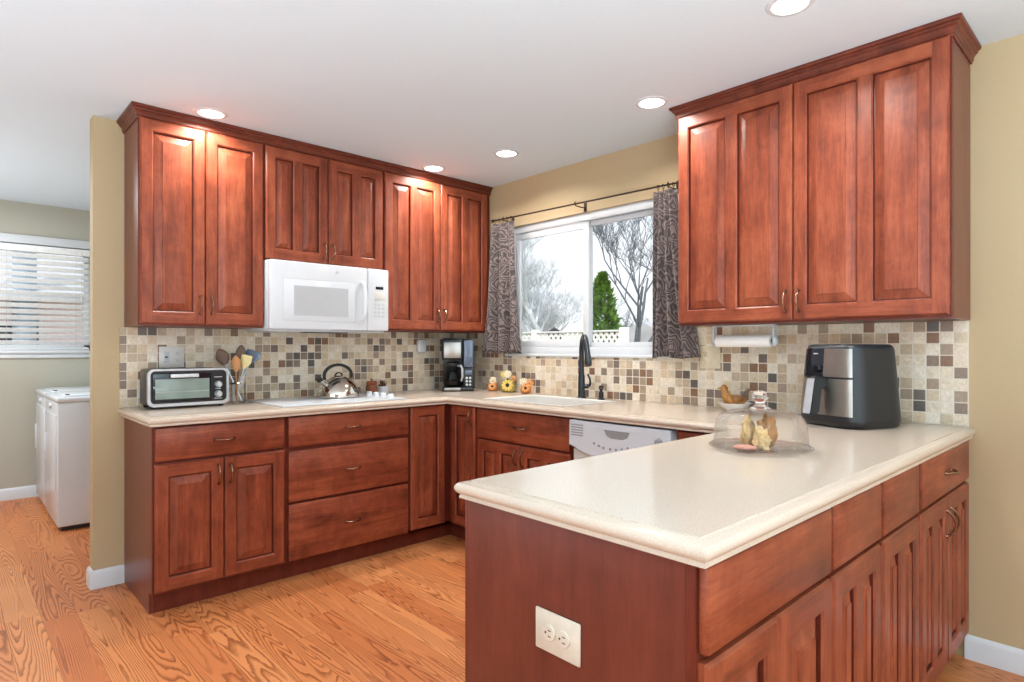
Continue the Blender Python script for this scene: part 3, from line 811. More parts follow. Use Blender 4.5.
# ------------------------------------------------------------------ curtains and rod
rd = thing('curtain_rod', 'thin dark bronze curtain rod above the kitchen window', 'curtain rod', (-.095, -1.22, 2.147))
rd.rotation_euler = (R(.75), 0, 0)
MB().tube([(0, .745, 0), (0, -.745, 0)], .0052, 10).build('rod', 'rod', rd)
for s_ in (-1, 1):
    MB().lathe([(0, 0), (.006, 0), (.010, .006), (.012, .014), (.009, .022), (0, .026)], (0, s_ * .745 - (0 if s_ > 0 else .026), 0), 14, axis='y').build('finial', 'rod', rd)
for y in (.64, -.03, -.70):
    m = MB(); m.tube([(.094, y, -.012), (.05, y, -.014), (.0, y, -.012), (-.012, y, 0), (-.008, y, .012)], .0035, 8); m.box(.086, .0945, y - .009, y + .009, -.035, .02, .002)
    m.build('bracket', 'rod', rd)
def curtain(name, label, yt0, yt1, yb0, yb1, zt, zb, nf, seed, rings_):
    rnd = random.Random(seed); t_ = thing(name, label, 'curtain', (-.095, (yt0 + yt1) / 2, zb), 0, 'kitchen window curtains')
    nu, nv = 72, 36; m = MB(); rows = []
    yc = (yt0 + yt1) / 2
    for j in range(nv + 1):
        v = j / nv; z = zt + (zb - zt) * v; row = []
        for i in range(nu + 1):
            u = i / nu
            y = (yt0 + (yt1 - yt0) * u) * (1 - v ** 1.3) + (yb0 + (yb1 - yb0) * u) * v ** 1.3
            amp = .018 + .016 * v
            x = amp * math.sin(u * nf * 2 * math.pi + .8 * math.sin(3 * u + 2 * v + seed)) + .008 * math.sin(u * nf * 4.6 + v * 2 + seed) 
            zz = z - zb + (.006 * math.sin(u * 9 + seed) * v)
            row.append(m.bm.verts.new((x, y - yc, zz)))
        rows.append(row)
    for a, b in zip(rows, rows[1:]):
        for k in range(nu): m.bm.faces.new([a[k], a[k + 1], b[k + 1], b[k]])
    o = m.build('panel', 'curtain', t_, smooth=80)
    md = o.modifiers.new('thickness', 'SOLIDIFY'); md.thickness = .0025; md.offset = 0
    for k in range(rings_):
        y = yt0 + (yt1 - yt0) * (k + .5) / rings_ - yc; zr = 2.147 + .0131 * (y + yc + 1.22)
        q = MB(); q.tube([(.011 * math.cos(a), y, zr - zb - .004 + .012 * math.sin(a)) for a in [R(30 * n) for n in range(12)]] + [(.011, y, zr - zb - .004)], .0018, 6, caps=False)
        q.tube([(0, y, zr - zb - .016), (0, y, zt - zb - .004)], .0018, 6)
        q.build('ring', 'rod', t_)
curtain('curtain', 'brown paisley curtain hanging left of the window next to coffee maker', -.425, -.675, -.335, -.735, 2.128, 1.205, 3.2, 1, 6)
curtain('curtain', 'brown paisley curtain hanging right of the window behind the wall cabinet', -1.835, -1.965, -1.80, -2.10, 2.108, 1.188, 3.4, 5, 4)

# ------------------------------------------------------------------ wall plates
def outlet_face(m, cx, cz, y, mi_slot=1, horiz=False):
    pass
def duplex(parent, cx, cz, y, horiz=False, mat='ivory', slot='slot'):
    for s_ in (-1, 1):
        ox, oz = (s_ * .020, 0) if horiz else (0, s_ * .020)
        m = MB(); m.lathe([(0, y - .004), (.0155, y - .004), (.0170, y - .0025), (.0170, y + .001)], (cx + ox, 0, cz + oz), 24, axis='y', sx=1, sy=1)
        r_ = m.build('receptacle', mat, parent)
        q = MB()
        if horiz:
            for dz in (-.006, .006): q.box(cx + ox - .004 + .003, cx + ox + .004 + .003, y - .0046, y - .0035, cz + dz - .001, cz + dz + .001)
            q.lathe([(0, y - .0046), (.0025, y - .0046), (.0025, y - .0035)], (cx + ox - .008, 0, cz), 10, axis='y')
        else:
            for dx in (-.006, .006): q.box(cx + dx - .001, cx + dx + .001, y - .0046, y - .0035, cz + oz - .001, cz + oz + .007)
            q.lathe([(0, y - .0046), (.0025, y - .0046), (.0025, y - .0035)], (cx, 0, cz + oz - .007), 10, axis='y')
        q.build('slot', slot, r_, smooth=0)
o = thing('outlet', 'cream duplex outlet mounted sideways on the peninsula end panel', 'outlet', (-2.0705, -2.909, .651), RB)
MB().box(-.062, .062, -.006, -.0002, -.043, .043, .003).build('wall_plate', 'ivory', o)
duplex(o, 0, 0, -.006, True)
MB().lathe([(0, -.0075), (.003, -.0070), (.0035, -.006)], (0, 0, 0), 10, axis='y').build('screw', 'cream', o)
o = thing('outlet', 'cream double-gang plate with outlet and switch under the paper towel holder', 'outlet', (-.0095, -2.12, 1.192), RB)
MB().box(-.058, .058, -.006, -.0002, -.060, .060, .003).build('wall_plate', 'cream', o)
duplex(o, -.027, 0, -.006, mat='cream')
MB().box(.021, .033, -.014, -.005, -.010, .010, .002).build('toggle', 'cream', o)
o = thing('outlet', 'pale double-gang plate on tile behind the toaster oven', 'outlet', (-2.072, -.0095, 1.191), 0)
MB().box(-.063, .063, -.006, -.0002, -.058, .058, .003).build('wall_plate', 'bisque', o)
duplex(o, .028, 0, -.006, mat='bisque')
m = MB().box(-.042, -.014, -.0085, -.005, -.030, .030, .002).build('test_outlet', 'panelgrey', o)
q = MB(); q.box(-.035, -.021, -.0096, -.008, -.004, .004).build('button', 'slot', o)
o = thing('plug_in_freshener', 'white rounded plug-in device on tile left of the coffee maker', 'air freshener', (-.419, -.0095, 1.254), 0)
m = MB(); m.box(-.036, .036, -.045, -.0002, -.050, .050, .018, seg=5); m.build('body', 'white', o)
MB().box(-.018, .018, -.0465, -.044, .018, .030, .001).build('vent', 'panelgrey', o)

# ------------------------------------------------------------------ things on the stove wall counter
# toaster oven
t = thing('toaster_oven', 'silver and black toaster oven at the left end of the counter', 'toaster oven', (-2.050, -.165, C + .0005), R(0))
W, D, Hh = .195, .105, .205
for sx in (-1, 1):
    for sy in (-1, 1): MB().lathe([(0, 0), (.011, 0), (.013, .016), (0, .016)], (sx * (W - .03), sy * (D - .03), 0), 14).build('foot', 'black', t)
MB().box(-W + .006, W - .006, -D + .015, D, .014, Hh, .018, seg=4).build('body', 'black', t)
def rrect(x0, x1, z0, z1, r, n=6):
    out = []
    for cx, cz, a0 in ((x1 - r, z1 - r, 0), (x0 + r, z1 - r, 90), (x0 + r, z0 + r, 180), (x1 - r, z0 + r, 270)):
        for k in range(n + 1):
            a = R(a0 + 90 * k / n); out.append((cx + r * math.cos(a), cz + r * math.sin(a)))
    return out
def frame_ring(m, o_, i_, y0, y1, mi=0):
    n = len(o_)
    for k in range(n):
        k2 = (k + 1) % n
        m.face([(o_[k][0], y0, o_[k][1]), (o_[k2][0], y0, o_[k2][1]), (i_[k2][0], y0, i_[k2][1]), (i_[k][0], y0, i_[k][1])], mi)
        m.face([(o_[k][0], y0, o_[k][1]), (o_[k][0], y1, o_[k][1]), (o_[k2][0], y1, o_[k2][1]), (o_[k2][0], y0, o_[k2][1])], mi)
        m.face([(i_[k][0], y0, i_[k][1]), (i_[k2][0], y0, i_[k2][1]), (i_[k2][0], y1, i_[k2][1]), (i_[k][0], y1, i_[k][1])], mi)
m = MB(); frame_ring(m, rrect(-W, W, .012, Hh, .03), rrect(-W + .012, W - .012, .028, Hh - .010, .022), -D - .004, -D + .02); m.build('frame', 'silver', t)
m = MB(); m.prism(rrect(-W + .011, W - .011, .027, Hh - .009, .022), -D + .004, -D + .018); m.build('front_panel', 'black', t)
d = MB().box(-W + .022, .105, -D - .001, -D + .005, .038, Hh - .022, .004).build('door', 'gloss_black', t)
MB().box(-W + .034, .096, -D - .0025, -D - .0005, .050, Hh - .052, .001).build('window', 'greenlight', d)
m = MB()
for z in (.085, .088): m.box(-W + .036, .094, -D - .0032, -D - .002, z, z + .0012)
m.build('rack', 'panelgrey', d, smooth=0)
MB().box(-.095, .040, -D - .022, -D - .010, Hh - .045, Hh - .026, .005, seg=3).build('handle', 'white', d)
for z in (.118, .066):
    k_ = MB().lathe([(0, -D - .018), (.014, -D - .018), (.016, -D - .014), (.019, -D + .005)], (.142, 0, z), 24, axis='y').build('knob', 'silver', t)
    MB().box(.139, .145, -D - .0215, -D - .017, z - .014, z + .014, .001).build('pointer', 'white', k_)
for z, w_ in ((.155, .02), (.092, .014), (.040, .02)):
    MB().box(.142 - w_, .142 + w_, -D + .0035, -D + .0045, z, z + .004).build('marking', 'panelgrey', t, smooth=0)

# utensil holder with its utensils (each lifts out)
UHX, UHY = -1.772, -.17
u = thing('utensil_holder', 'small clear cup holding cooking utensils beside the toaster oven', 'utensil holder', (UHX, UHY, C + .0005))
MB().lathe([(0, 0), (.038, 0), (.041, .004), (.043, .115), (.0405, .115), (.038, .008), (0, .006)], seg=32).build('cup', 'domeglass', u)
MB().lathe([(.0425, .11), (.0445, .112), (.0445, .118), (.040, .118), (.040, .11)], seg=32, close=True).build('rim', 'chrome', u)
def utensil(name, label, cat, foot, tip, head, mats, hr=.005):
    base = Vector((UHX + foot[0], UHY + foot[1], C + .012)); tipv = Vector(tip); d = tipv - base; L = d.length
    z_ = d.normalized(); x_ = Vector((.86, -.5, 0)); x_ = (x_ - z_ * x_.dot(z_)).normalized(); y_ = z_.cross(x_)
    q = Matrix((x_, y_, z_)).transposed()
    o = bpy.data.objects.new(name, None); COL.objects.link(o); o.location = base; o.rotation_euler = q.to_euler(); o.empty_display_size = .05
    tag(o, label, cat, 'cooking utensils in the holder')
    MB().tube([(0, 0, 0), (0, 0, L * .4), (0, 0, L - head[1] * 1.2)], [hr, hr * .9, hr * .8], 10).build('handle', mats[0], o)
    m = MB(); n = 14
    # flattened head: superellipse outline lofted along z
    rows = []
    for k in range(n + 1):
        s_ = k / n; z = L - head[1] * 1.35 + head[1] * 1.35 * s_
        if head[0] == 'spoon': wv = head[2] * max(.12, math.sin(math.pi * min(1, s_ * .92 + .06)) ** .7) if s_ < 1 else .003
        else: wv = head[2] * (.2 + .8 * min(1, s_ * 2.2)) if s_ < .97 else head[2] * .9
        rows.append((z, wv))
    th = head[3]; prev = None
    for z, wv in rows:
        r = [m.bm.verts.new((wv * math.cos(a), (th * math.sin(a) if head[0] != 'spoon' else th * math.sin(a) + .006 * (wv / head[2])), z)) for a in [2 * math.pi * j / 16 for j in range(16)]]
        if prev:
            for j in range(16): m.bm.faces.new([prev[j], prev[(j + 1) % 16], r[(j + 1) % 16], r[j]])
        else: m.bm.faces.new(r)
        prev = r
    m.bm.faces.new(prev)
    m.build('head', mats[1], o)
utensil('ladle', 'dark brown utensil leaning left out of the holder over the toaster oven', 'spoon', (.020, 0), (-1.860, -.12, 1.235), ('spoon', .070, .036, .016), ['silver', 'darkwood'])
utensil('wooden_spoon', 'pale wooden spoon standing in front of the dark spatula', 'spoon', (-.01, -.015), (-1.797, -.205, 1.200), ('spoon', .068, .026, .010), ['spoonwood', 'spoonwood'])
utensil('spatula', 'dark brown wooden spatula standing tallest in the utensil holder', 'spatula', (-.01, .015), (-1.742, -.14, 1.258), ('spoon', .066, .028, .010), ['darkwood', 'darkwood'])
utensil('scraper', 'cream yellow scraper leaning right in the utensil holder', 'scraper', (-.015, 0), (-1.727, -.19, 1.200), ('flat', .060, .030, .008), ['white', 'yellow'])
utensil('turner', 'grey blue turner leaning furthest right in the utensil holder', 'turner', (-.02, .01), (-1.672, -.15, 1.225), ('flat', .06, .042, .004), ['silver', 'slateblue'])

# kettle on the cooktop
k = thing('kettle', 'polished steel tea kettle with black arched handle on the cooktop', 'kettle', (-1.195, -.255, C + .0085), R(8))
k.scale = (1.22, 1.22, .90)
MB().lathe([(0, 0), (.098, 0), (.107, .004), (.109, .014), (.103, .045), (.091, .078), (.072, .108), (.050, .128), (.036, .136)], seg=48).build('body', 'chrome', k)
ld = MB().lathe([(.040, .134), (.038, .139), (.022, .147), (0, .150)], seg=32).build('lid', 'chrome', k)
m = MB(); m.tube([(.020 * math.cos(a), 0, .148 + .020 * math.sin(a)) for a in [R(180 * n / 10) for n in range(11)]], .005, 8); m.build('lid_loop', 'black', ld)
MB().tube([(-.068, 0, .088), (-.088, 0, .104), (-.108, 0, .122)], [.024, .019, .016], 16).build('spout', 'chrome', k)
MB().tube([(-.106, 0, .117), (-.120, 0, .133)], [.0185, .0175], 14).build('spout_cap', 'black', k)
m = MB(); pts = []; rr = []
for n in range(17):
    a = R(200 - n * 13.5); pts.append((.082 * math.cos(a) * 1.0 - .004, 0, .148 + .074 * math.sin(a))); rr.append(.0075 + .003 * math.sin(math.pi * n / 16))
m.tube(pts, rr, 12); m.build('handle', 'black', k)

# small jar and leafy dish by the wall
j = thing('spice_jar', 'small reddish brown wooden jar behind the cooktop right of the kettle', 'jar', (-.885, -.12, C + .0005))
MB().lathe([(0, 0), (.034, 0), (.038, .006), (.039, .050), (.034, .062), (.031, .066), (0, .066)], seg=28).build('body', 'jarwood', j)
l_ = MB().lathe([(.033, .066), (.036, .070), (.036, .082), (.028, .090), (0, .092)], seg=28).build('lid', 'jarwood', j)
MB().lathe([(0, .091), (.006, .092), (.009, .099), (.006, .105), (0, .106)], seg=16).build('knob', 'darkwood', l_)
j = thing('small_planter', 'little white pot with dark brown dried leaves behind the cooktop', 'planter', (-.790, -.105, C + .0005))
MB().lathe([(0, 0), (.030, 0), (.034, .004), (.040, .040), (.042, .042), (.042, .050), (.037, .050), (.034, .040), (0, .036)], seg=28).build('pot', 'white', j)
rn = random.Random(3); m = MB()
for n in range(26):
    a = rn.uniform(0, 6.28); e_ = rn.uniform(.2, 1.3); r0 = rn.uniform(.03, .055)
    d = Vector((math.cos(a) * math.cos(e_), math.sin(a) * math.cos(e_), math.sin(e_)))
    b = Vector((0, 0, .042)); p1 = b + d * r0 * .5; p2 = b + d * r0 + Vector((0, 0, .01)); sd = d.cross(Vector((0, 0, 1))).normalized() * .010
    up = sd.cross(d).normalized() * .002
    m.face([b + up, p1 + sd, p2, p1 - sd]); m.face([b - up, p1 - sd, p2, p1 + sd])
m.build('leaves', 'birddark', j, weld=False)

# coffee maker in the corner
c = thing('coffee_maker', 'black and steel drip coffee maker in the counter corner', 'coffee maker', (-.245, -.235, C + .0005), R(-42))
MB().box(-.105, .125, -.10, .11, 0, .032, .010).build('base', 'black', c)
MB().box(-.105, .050, .03, .11, .03, .375, .012).build('column', 'black', c)
m = MB(); m.box(-.105, .048, -.098, .11, .225, .378, .014, seg=3); top = m.build('brew_head', 'black', c)
MB().box(-.088, .034, -.1015, -.096, .240, .352, .003).build('steel_band', 'steel', top)
MB().box(-.095, .040, -.09, .10, .376, .386, .006).build('lid', 'black', top)
MB().box(.052, .125, -.095, .11, .03, .168, .008).build('control_tower', 'navy', c)
MB().box(.052, .122, -.090, .11, .170, .368, .010).build('water_tank', 'slateblue', c)
MB().box(.064, .112, -.0975, -.093, .120, .150, .001).build('display', 'slateblue', c)
for q in range(2):
    for r_ in range(3): MB().lathe([(0, -.0985), (.008, -.0985), (.009, -.094)], (.076 + q * .024, 0, .048 + r_ * .024), 14, axis='y').build('button', 'panelgrey', c)
MB().box(-.085, .030, -.104, -.098, .006, .026, .002).build('steel_plate', 'steel', c)
cf = thing('carafe', 'glass coffee carafe sitting in the coffee maker', 'carafe', (-.245, -.235, C + .0335), R(-42))
MB().lathe([(0, .001), (.055, .001), (.066, .012), (.070, .05), (.066, .09), (.052, .125), (.050, .150)], (-.032, -.032, 0), 32).build('glass_jug', 'carafe', cf)
MB().lathe([(0, .003), (.052, .003), (.063, .013), (.066, .045), (0, .045)], (-.032, -.032, 0), 32).build('coffee', 'seed', cf)
MB().lathe([(.052, .146), (.054, .150), (.054, .168), (.04, .178), (0, .180)], (-.032, -.032, 0), 32).build('lid', 'black', cf)
MB().tube([(.010, -.068, .150), (.034, -.088, .150), (.044, -.096, .130), (.044, -.096, .07), (.036, -.088, .040)], [.008, .009, .009, .009, .007], 10).build('handle', 'silver', cf)

# flower jars
def flower_jar(label, y, pot, petal, r, h, blooms, x=-.085):
    t = thing('flower_jar', label, 'ornament', (x, y, C + .0005), 0, 'ceramic flower ornaments')
    MB().lathe([(0, 0), (r * .8, 0), (r, .008), (r * 1.08, h * .45), (r * .95, h * .8), (r * .8, h), (r * .7, h), (r * .7, h * .9), (0, h * .85)], seg=28).build('pot', pot, t)
    for n, (dx, dy, z, s_, pm, cm) in enumerate(blooms):
        d = Vector((-.72, -.69, .12)).normalized(); q = d.to_track_quat('Z', 'Y').to_matrix().to_4x4(); q.translation = Vector((dx, dy, z))
        b = bmesh.new(); mb = MB(); mb.bm.free(); mb.bm = b
        for k_ in range(10):
            a = k_ / 10 * 2 * math.pi; ca, sa = math.cos(a), math.sin(a)
            w0 = .22
            P = lambda rr, aa, z_: (rr * s_ * math.cos(aa), rr * s_ * math.sin(aa), z_ * s_)
            mb.face([P(.3, a - w0, .18), P(.75, a - w0 * 1.1, .22), P(1.0, a, .12), P(.75, a + w0 * 1.1, .22), P(.3, a + w0, .18)])
            mb.face([P(.3, a + w0, .04), P(.75, a + w0 * 1.1, .06), P(1.0, a, .12), P(.75, a - w0 * 1.1, .06), P(.3, a - w0, .04)])
        f = MB(); f.merge(b, 0, q); fl = f.build('flower', pm, t, weld=False)
        g = MB(); g2 = MB(); g2.lathe([(0, .30 * s_), (.22 * s_, .26 * s_), (.34 * s_, .1 * s_), (.2 * s_, 0), (0, 0)], seg=14); g.merge(g2.bm, 0, q); g.build('flower_centre', cm, fl)
    m = MB(); rn = random.Random(int(h * 1000))
    for n in range(7):
        a = rn.uniform(0, 6.28); p0 = Vector((0, 0, h * .9)); d = Vector((math.cos(a) * .7, math.sin(a) * .7, 1)).normalized(); p2 = p0 + d * rn.uniform(.02, .035); sd = Vector((-math.sin(a), math.cos(a), 0)) * .008
        m.face([p0, p0 + d * .015 + sd, p2, p0 + d * .015 - sd])
    m.build('leaves', 'leaf', t, weld=False)
flower_jar('small orange flower ornament, left of the trio below the curtain', -.450, 'pot_o', 'petal_o', .036, .058,
           [(-.030, -.026, .036, .030, 'petal_o', 'seed'), (-.010, -.012, .078, .028, 'blossom', 'petal')])
flower_jar('tall yellow sunflower ornament, middle of the trio below the window', -.612, 'pot_y', 'petal', .048, .085,
           [(-.038, -.034, .052, .044, 'petal', 'seed'), (-.005, .034, .125, .028, 'petal', 'petal'), (-.020, -.018, .128, .030, 'blossom', 'blossom'), (0, -.055, .100, .022, 'petal_o', 'pot_o')])
flower_jar('small peach flower ornament, right of the trio nearest the faucet', -.790, 'pot_o', 'petal_o', .036, .055,
           [(-.030, -.028, .040, .030, 'petal_o', 'seed'), (-.012, .010, .080, .030, 'blossom', 'blossom'), (-.005, -.045, .072, .030, 'petal_o', 'pot_o')])

# ------------------------------------------------------------------ paper towel holder
h_ = thing('paper_towel_holder', 'white paper towel holder hanging under the right wall cabinet', 'paper towel holder', (-.15, -2.372, ZU - .0005), RB)
for s_ in (-1, 1):
    m = MB(); m.prism(rrect(-.016, .016, -.085, 0, .012), s_ * .152 - .004, s_ * .152 + .004, plane='yz'); m.build('arm', 'white', h_)
    MB().lathe([(0, s_ * .152 + s_ * .018), (.014, s_ * .152 + s_ * .014), (.026, s_ * .152 + s_ * .002), (.026, s_ * .152), (0, s_ * .152)], (0, 0, -.078), 20, axis='x').build('end_cap', 'white', h_)
MB().box(-.152, .152, -.016, .016, -.006, 0, .001).build('mounting_bar', 'white', h_)
pr_ = MB().lathe([(.010, -.138), (.0285, -.138), (.0295, -.135), (.0295, .135), (.0285, .138), (.010, .138)], (0, 0, 0), 32, axis='x').build('paper_roll', 'paper', None, (-.15, -2.372, ZU - .0785), (0, 0, RB))
tag(pr_, 'thin roll of white paper towel on the under-cabinet holder', 'paper towel')

# ------------------------------------------------------------------ bowl with bird
BX, BY = -.135, -2.318
b = tag(MB().lathe([(0, .001), (.034, 0), (.036, .003), (.040, .006), (.062, .020), (.078, .040), (.080, .042), (.077, .043), (.060, .026), (.036, .012), (0, .010)], seg=40).build('bowl', 'paper', None, (BX, BY, C + .0005)),
        'small white bowl holding a brown bird figurine by the backsplash', 'bowl')
# bird faces left in the view
bd = thing('bird_figurine', 'glazed brown bird figurine sitting in the small white bowl', 'figurine', (BX, BY, C + .0125), R(122))
bd.scale = (1.12, 1.12, 1.12)
def loft(m, rings, seg=20, mi=0):
    prev = None
    for (cx, cy, cz, rx, rz, tilt) in rings:
        r = []
        for j_ in range(seg):
            a = 2 * math.pi * j_ / seg
            r.append(m.bm.verts.new((cx + rz * math.sin(a) * math.sin(tilt), cy + rx * math.cos(a), cz + rz * math.sin(a) * math.cos(tilt))))
        if prev:
            for j_ in range(seg): m.bm.faces.new([prev[j_], prev[(j_ + 1) % seg], r[(j_ + 1) % seg], r[j_]]).material_index = mi
        else: m.bm.faces.new(r).material_index = mi
        prev = r
    m.bm.faces.new(prev).material_index = mi
m = MB()      # body along +x = forward
loft(m, [(-.050, 0, .044, .006, .006, 0), (-.040, 0, .040, .020, .016, 0), (-.015, 0, .034, .032, .025, 0), (.012, 0, .036, .032, .028, 0), (.030, 0, .044, .024, .026, -.5), (.038, 0, .060, .017, .018, -1.1), (.040, 0, .076, .014, .014, -1.4),
          (.042, 0, .090, .016, .016, -1.5), (.044, 0, .102, .012, .012, -1.55), (.045, 0, .107, .004, .004, -1.57)])
m.build('body', 'birdgold', bd, smooth=60)
m = MB(); m.tube([(.054, 0, .093), (.066, 0, .090), (.074, 0, .087)], [.006, .004, .001], 8); m.build('beak', 'birdgold', bd)
m = MB()
for s_, a in ((1, .22), (0, 0), (-1, -.22)):
    m.prism([(-.030, .046), (-.052, .060), (-.066, .086), (-.058, .092), (-.044, .080), (-.030, .062)], s_ * .008 - .004, s_ * .008 + .004)
m.build('tail', 'birddark', bd)
for s_ in (-1, 1):
    m = MB(); loft(m, [(-.036, s_ * .024, .048, .004, .005, 0), (-.015, s_ * .031, .044, .007, .017, 0), (.008, s_ * .031, .044, .006, .014, 0), (.018, s_ * .028, .045, .002, .004, 0)], 12); m.build('wing', 'birdbrown', bd, smooth=60)

# ------------------------------------------------------------------ glass cake dome
CX, CY = -1.135, -2.905
pl = tag(MB().lathe([(0, 0), (.060, 0), (.065, .003), (.145, .006), (.153, .010), (.152, .013), (.140, .010), (.06, .007), (0, .007)], seg=64).build('glass_plate', 'domeglass', None, (CX, CY, C + .0005)),
         'round clear glass plate under the cake dome', 'plate')
dm = thing('cake_dome', 'clear glass cake dome with round knob on the peninsula', 'cake dome', (CX, CY, C + .0125))
MB().lathe([(.139, .000), (.142, .001), (.142, .006), (.139, .010), (.136, .050), (.131, .078), (.120, .094), (.095, .105), (.060, .110), (.030, .112), (0, .112),
            ], seg=64).build('dome', 'domeglass', dm)
MB().lathe([(0, .1125), (.030, .1125), (.034, .116), (.020, .121), (.014, .128), (.013, .134), (.022, .141), (.026, .152), (.023, .163), (.013, .170), (0, .171)], seg=32).build('knob', 'crystal', dm)
# food under the dome: upright slice cluster, a flat pastry
rn = random.Random(11)
def lump(name, label, cat, loc, size, mat, seed, rot=0, amp=.18, grp=None):
    b = bmesh.new(); bmesh.ops.create_icosphere(b, subdivisions=4, radius=1)
    for v in b.verts:
        n = mnoise.noise(v.co * 1.8 + Vector((seed, 0, 0))) + .5 * mnoise.noise(v.co * 4.5 + Vector((seed, 3, 0)))
        v.co *= 1 + amp * n
        v.co = Vector((v.co.x * size[0], v.co.y * size[1], max(v.co.z, -.85) * size[2]))
    zmin = min(v.co.z for v in b.verts)
    for v in b.verts: v.co.z -= zmin
    m = MB(); m.bm.free(); m.bm = b
    o = m.build(name, mat, None, loc, (0, 0, rot), smooth=60); tag(o, label, cat, grp); return o
zt = C + .0085
lump('pastry', 'tall browned pastry standing in the middle under the glass dome', 'pastry', (CX + .005, CY - .020, zt), (.024, .026, .052), 'breaddark', 2, R(30), .55)
lump('pastry', 'tall pale tan pastry just left of the browned one under the dome', 'pastry', (CX - .010, CY + .036, zt), (.016, .020, .050), 'bread', 9, R(60), .55)
lump('pastry', 'pale tan pastry in front of the browned one under the dome', 'pastry', (CX - .048, CY - .030, zt), (.014, .022, .034), 'bread', 15, R(20), .6)
lump('candy', 'flat pink piece lying at the front left under the dome', 'candy', (CX - .082, CY + .010, zt), (.026, .034, .007), 'pink', 5, R(40), .3)

# ------------------------------------------------------------------ air fryer
a_ = thing('air_fryer', 'black and steel basket air fryer on the counter by the wall', 'air fryer', (-.285, -2.890, C + .0005), R(248))
HF = .350
def sup(th, n=4.2):
    c_, s_ = abs(math.cos(th)), abs(math.sin(th)); return 1 / (c_ ** n + s_ ** n) ** (1 / n)
def half(z):
    u = z / HF; return .150 - .024 * max(0, u - .08) ** 1.15
def surf(th, z, off=0):
    r = half(z) * sup(th) + off; return (r * math.cos(th), r * math.sin(th), z)
def ring_loft(m, zs, offs, seg=96, capb=True, capt=True):
    prev = None
    for z, of in zip(zs, offs):
        r = [m.bm.verts.new(surf(2 * math.pi * k / seg, z, of)) for k in range(seg)]
        if prev:
            for k in range(seg): m.bm.faces.new([prev[k], prev[(k + 1) % seg], r[(k + 1) % seg], r[k]])
        elif capb: m.bm.faces.new(r[::-1])
        prev = r
    if capt: m.bm.faces.new(prev)
m = MB(); ring_loft(m, [.032, .06, .12, .2, .28, .31, .322, .328, .330], [0, 0, 0, 0, 0, 0, -.004, -.012, -.022]); m.build('body', 'navy', a_, smooth=50)
m = MB(); ring_loft(m, [0, .008, .026, .033], [-.016, -.006, .001, .001]); m.build('base', 'black', a_, smooth=50)
def patch(t0, t1, z0, z1, off, name, mat, parent, th=.003, nt=28, nz=8):
    m = MB(); G = []
    for j_ in range(nz + 1):
        z = z0 + (z1 - z0) * j_ / nz
        G.append([m.bm.verts.new(surf(t0 + (t1 - t0) * k / nt, z, off)) for k in range(nt + 1)])
    Bk = [[m.bm.verts.new(surf(t0 + (t1 - t0) * k / nt, z0 + (z1 - z0) * j_ / nz, off - th)) for k in range(nt + 1)] for j_ in (0, nz)]
    for j_ in range(nz):
        for k in range(nt): m.bm.faces.new([G[j_][k], G[j_][k + 1], G[j_ + 1][k + 1], G[j_ + 1][k]])
    for k in range(nt):
        m.bm.faces.new([Bk[0][k], Bk[0][k + 1], G[0][k + 1], G[0][k]]); m.bm.faces.new([G[nz][k], G[nz][k + 1], Bk[1][k + 1], Bk[1][k]])
    for k in (0, nt):
        m.bm.faces.new([Bk[0][k], G[0][k]] + [G[j_][k] for j_ in range(1, nz + 1)] + [Bk[1][k]])
    return m.build(name, mat, parent, smooth=50)
dr = patch(R(-133), R(-47), .048, .192, .003, 'drawer', 'steel', a_)
patch(R(-92), R(-47), .200, .312, .003, 'steel_panel', 'steel', a_)
pn = patch(R(-133), R(-93), .200, .312, .003, 'touch_panel', 'gloss_black', a_)
patch(R(-112), R(-104), .290, .294, .0045, 'logo_bar', 'panelgrey', pn, .001, 4, 1)
yk = -half(.235) - .004
MB().lathe([(0, yk - .014), (.013, yk - .014), (.015, yk - .010), (.016, yk)], (-.028, 0, .232), 24, axis='y').build('dial', 'gloss_black', a_)
# handle: black post with silver front strip
yh = -half(.12) - .002
m = MB(); m.prism([(yh + .004, .200), (yh - .030, .204), (yh - .056, .200), (yh - .062, .190), (yh - .086, .060), (yh - .076, .048), (yh - .036, .056), (yh - .030, .155), (yh + .004, .160)], -.017, .017, plane='yz')
bmesh.ops.bevel(m.bm, geom=m.bm.edges[:], offset=.004, segments=2, affect='EDGES')
hd = m.build('handle', 'black', dr)
m = MB(); m.prism([(yh - .0610, .194), (yh - .0665, .192), (yh - .0910, .057), (yh - .0855, .059)], -.0155, .0155, plane='yz'); m.build('handle_strip', 'silver', hd, smooth=20)

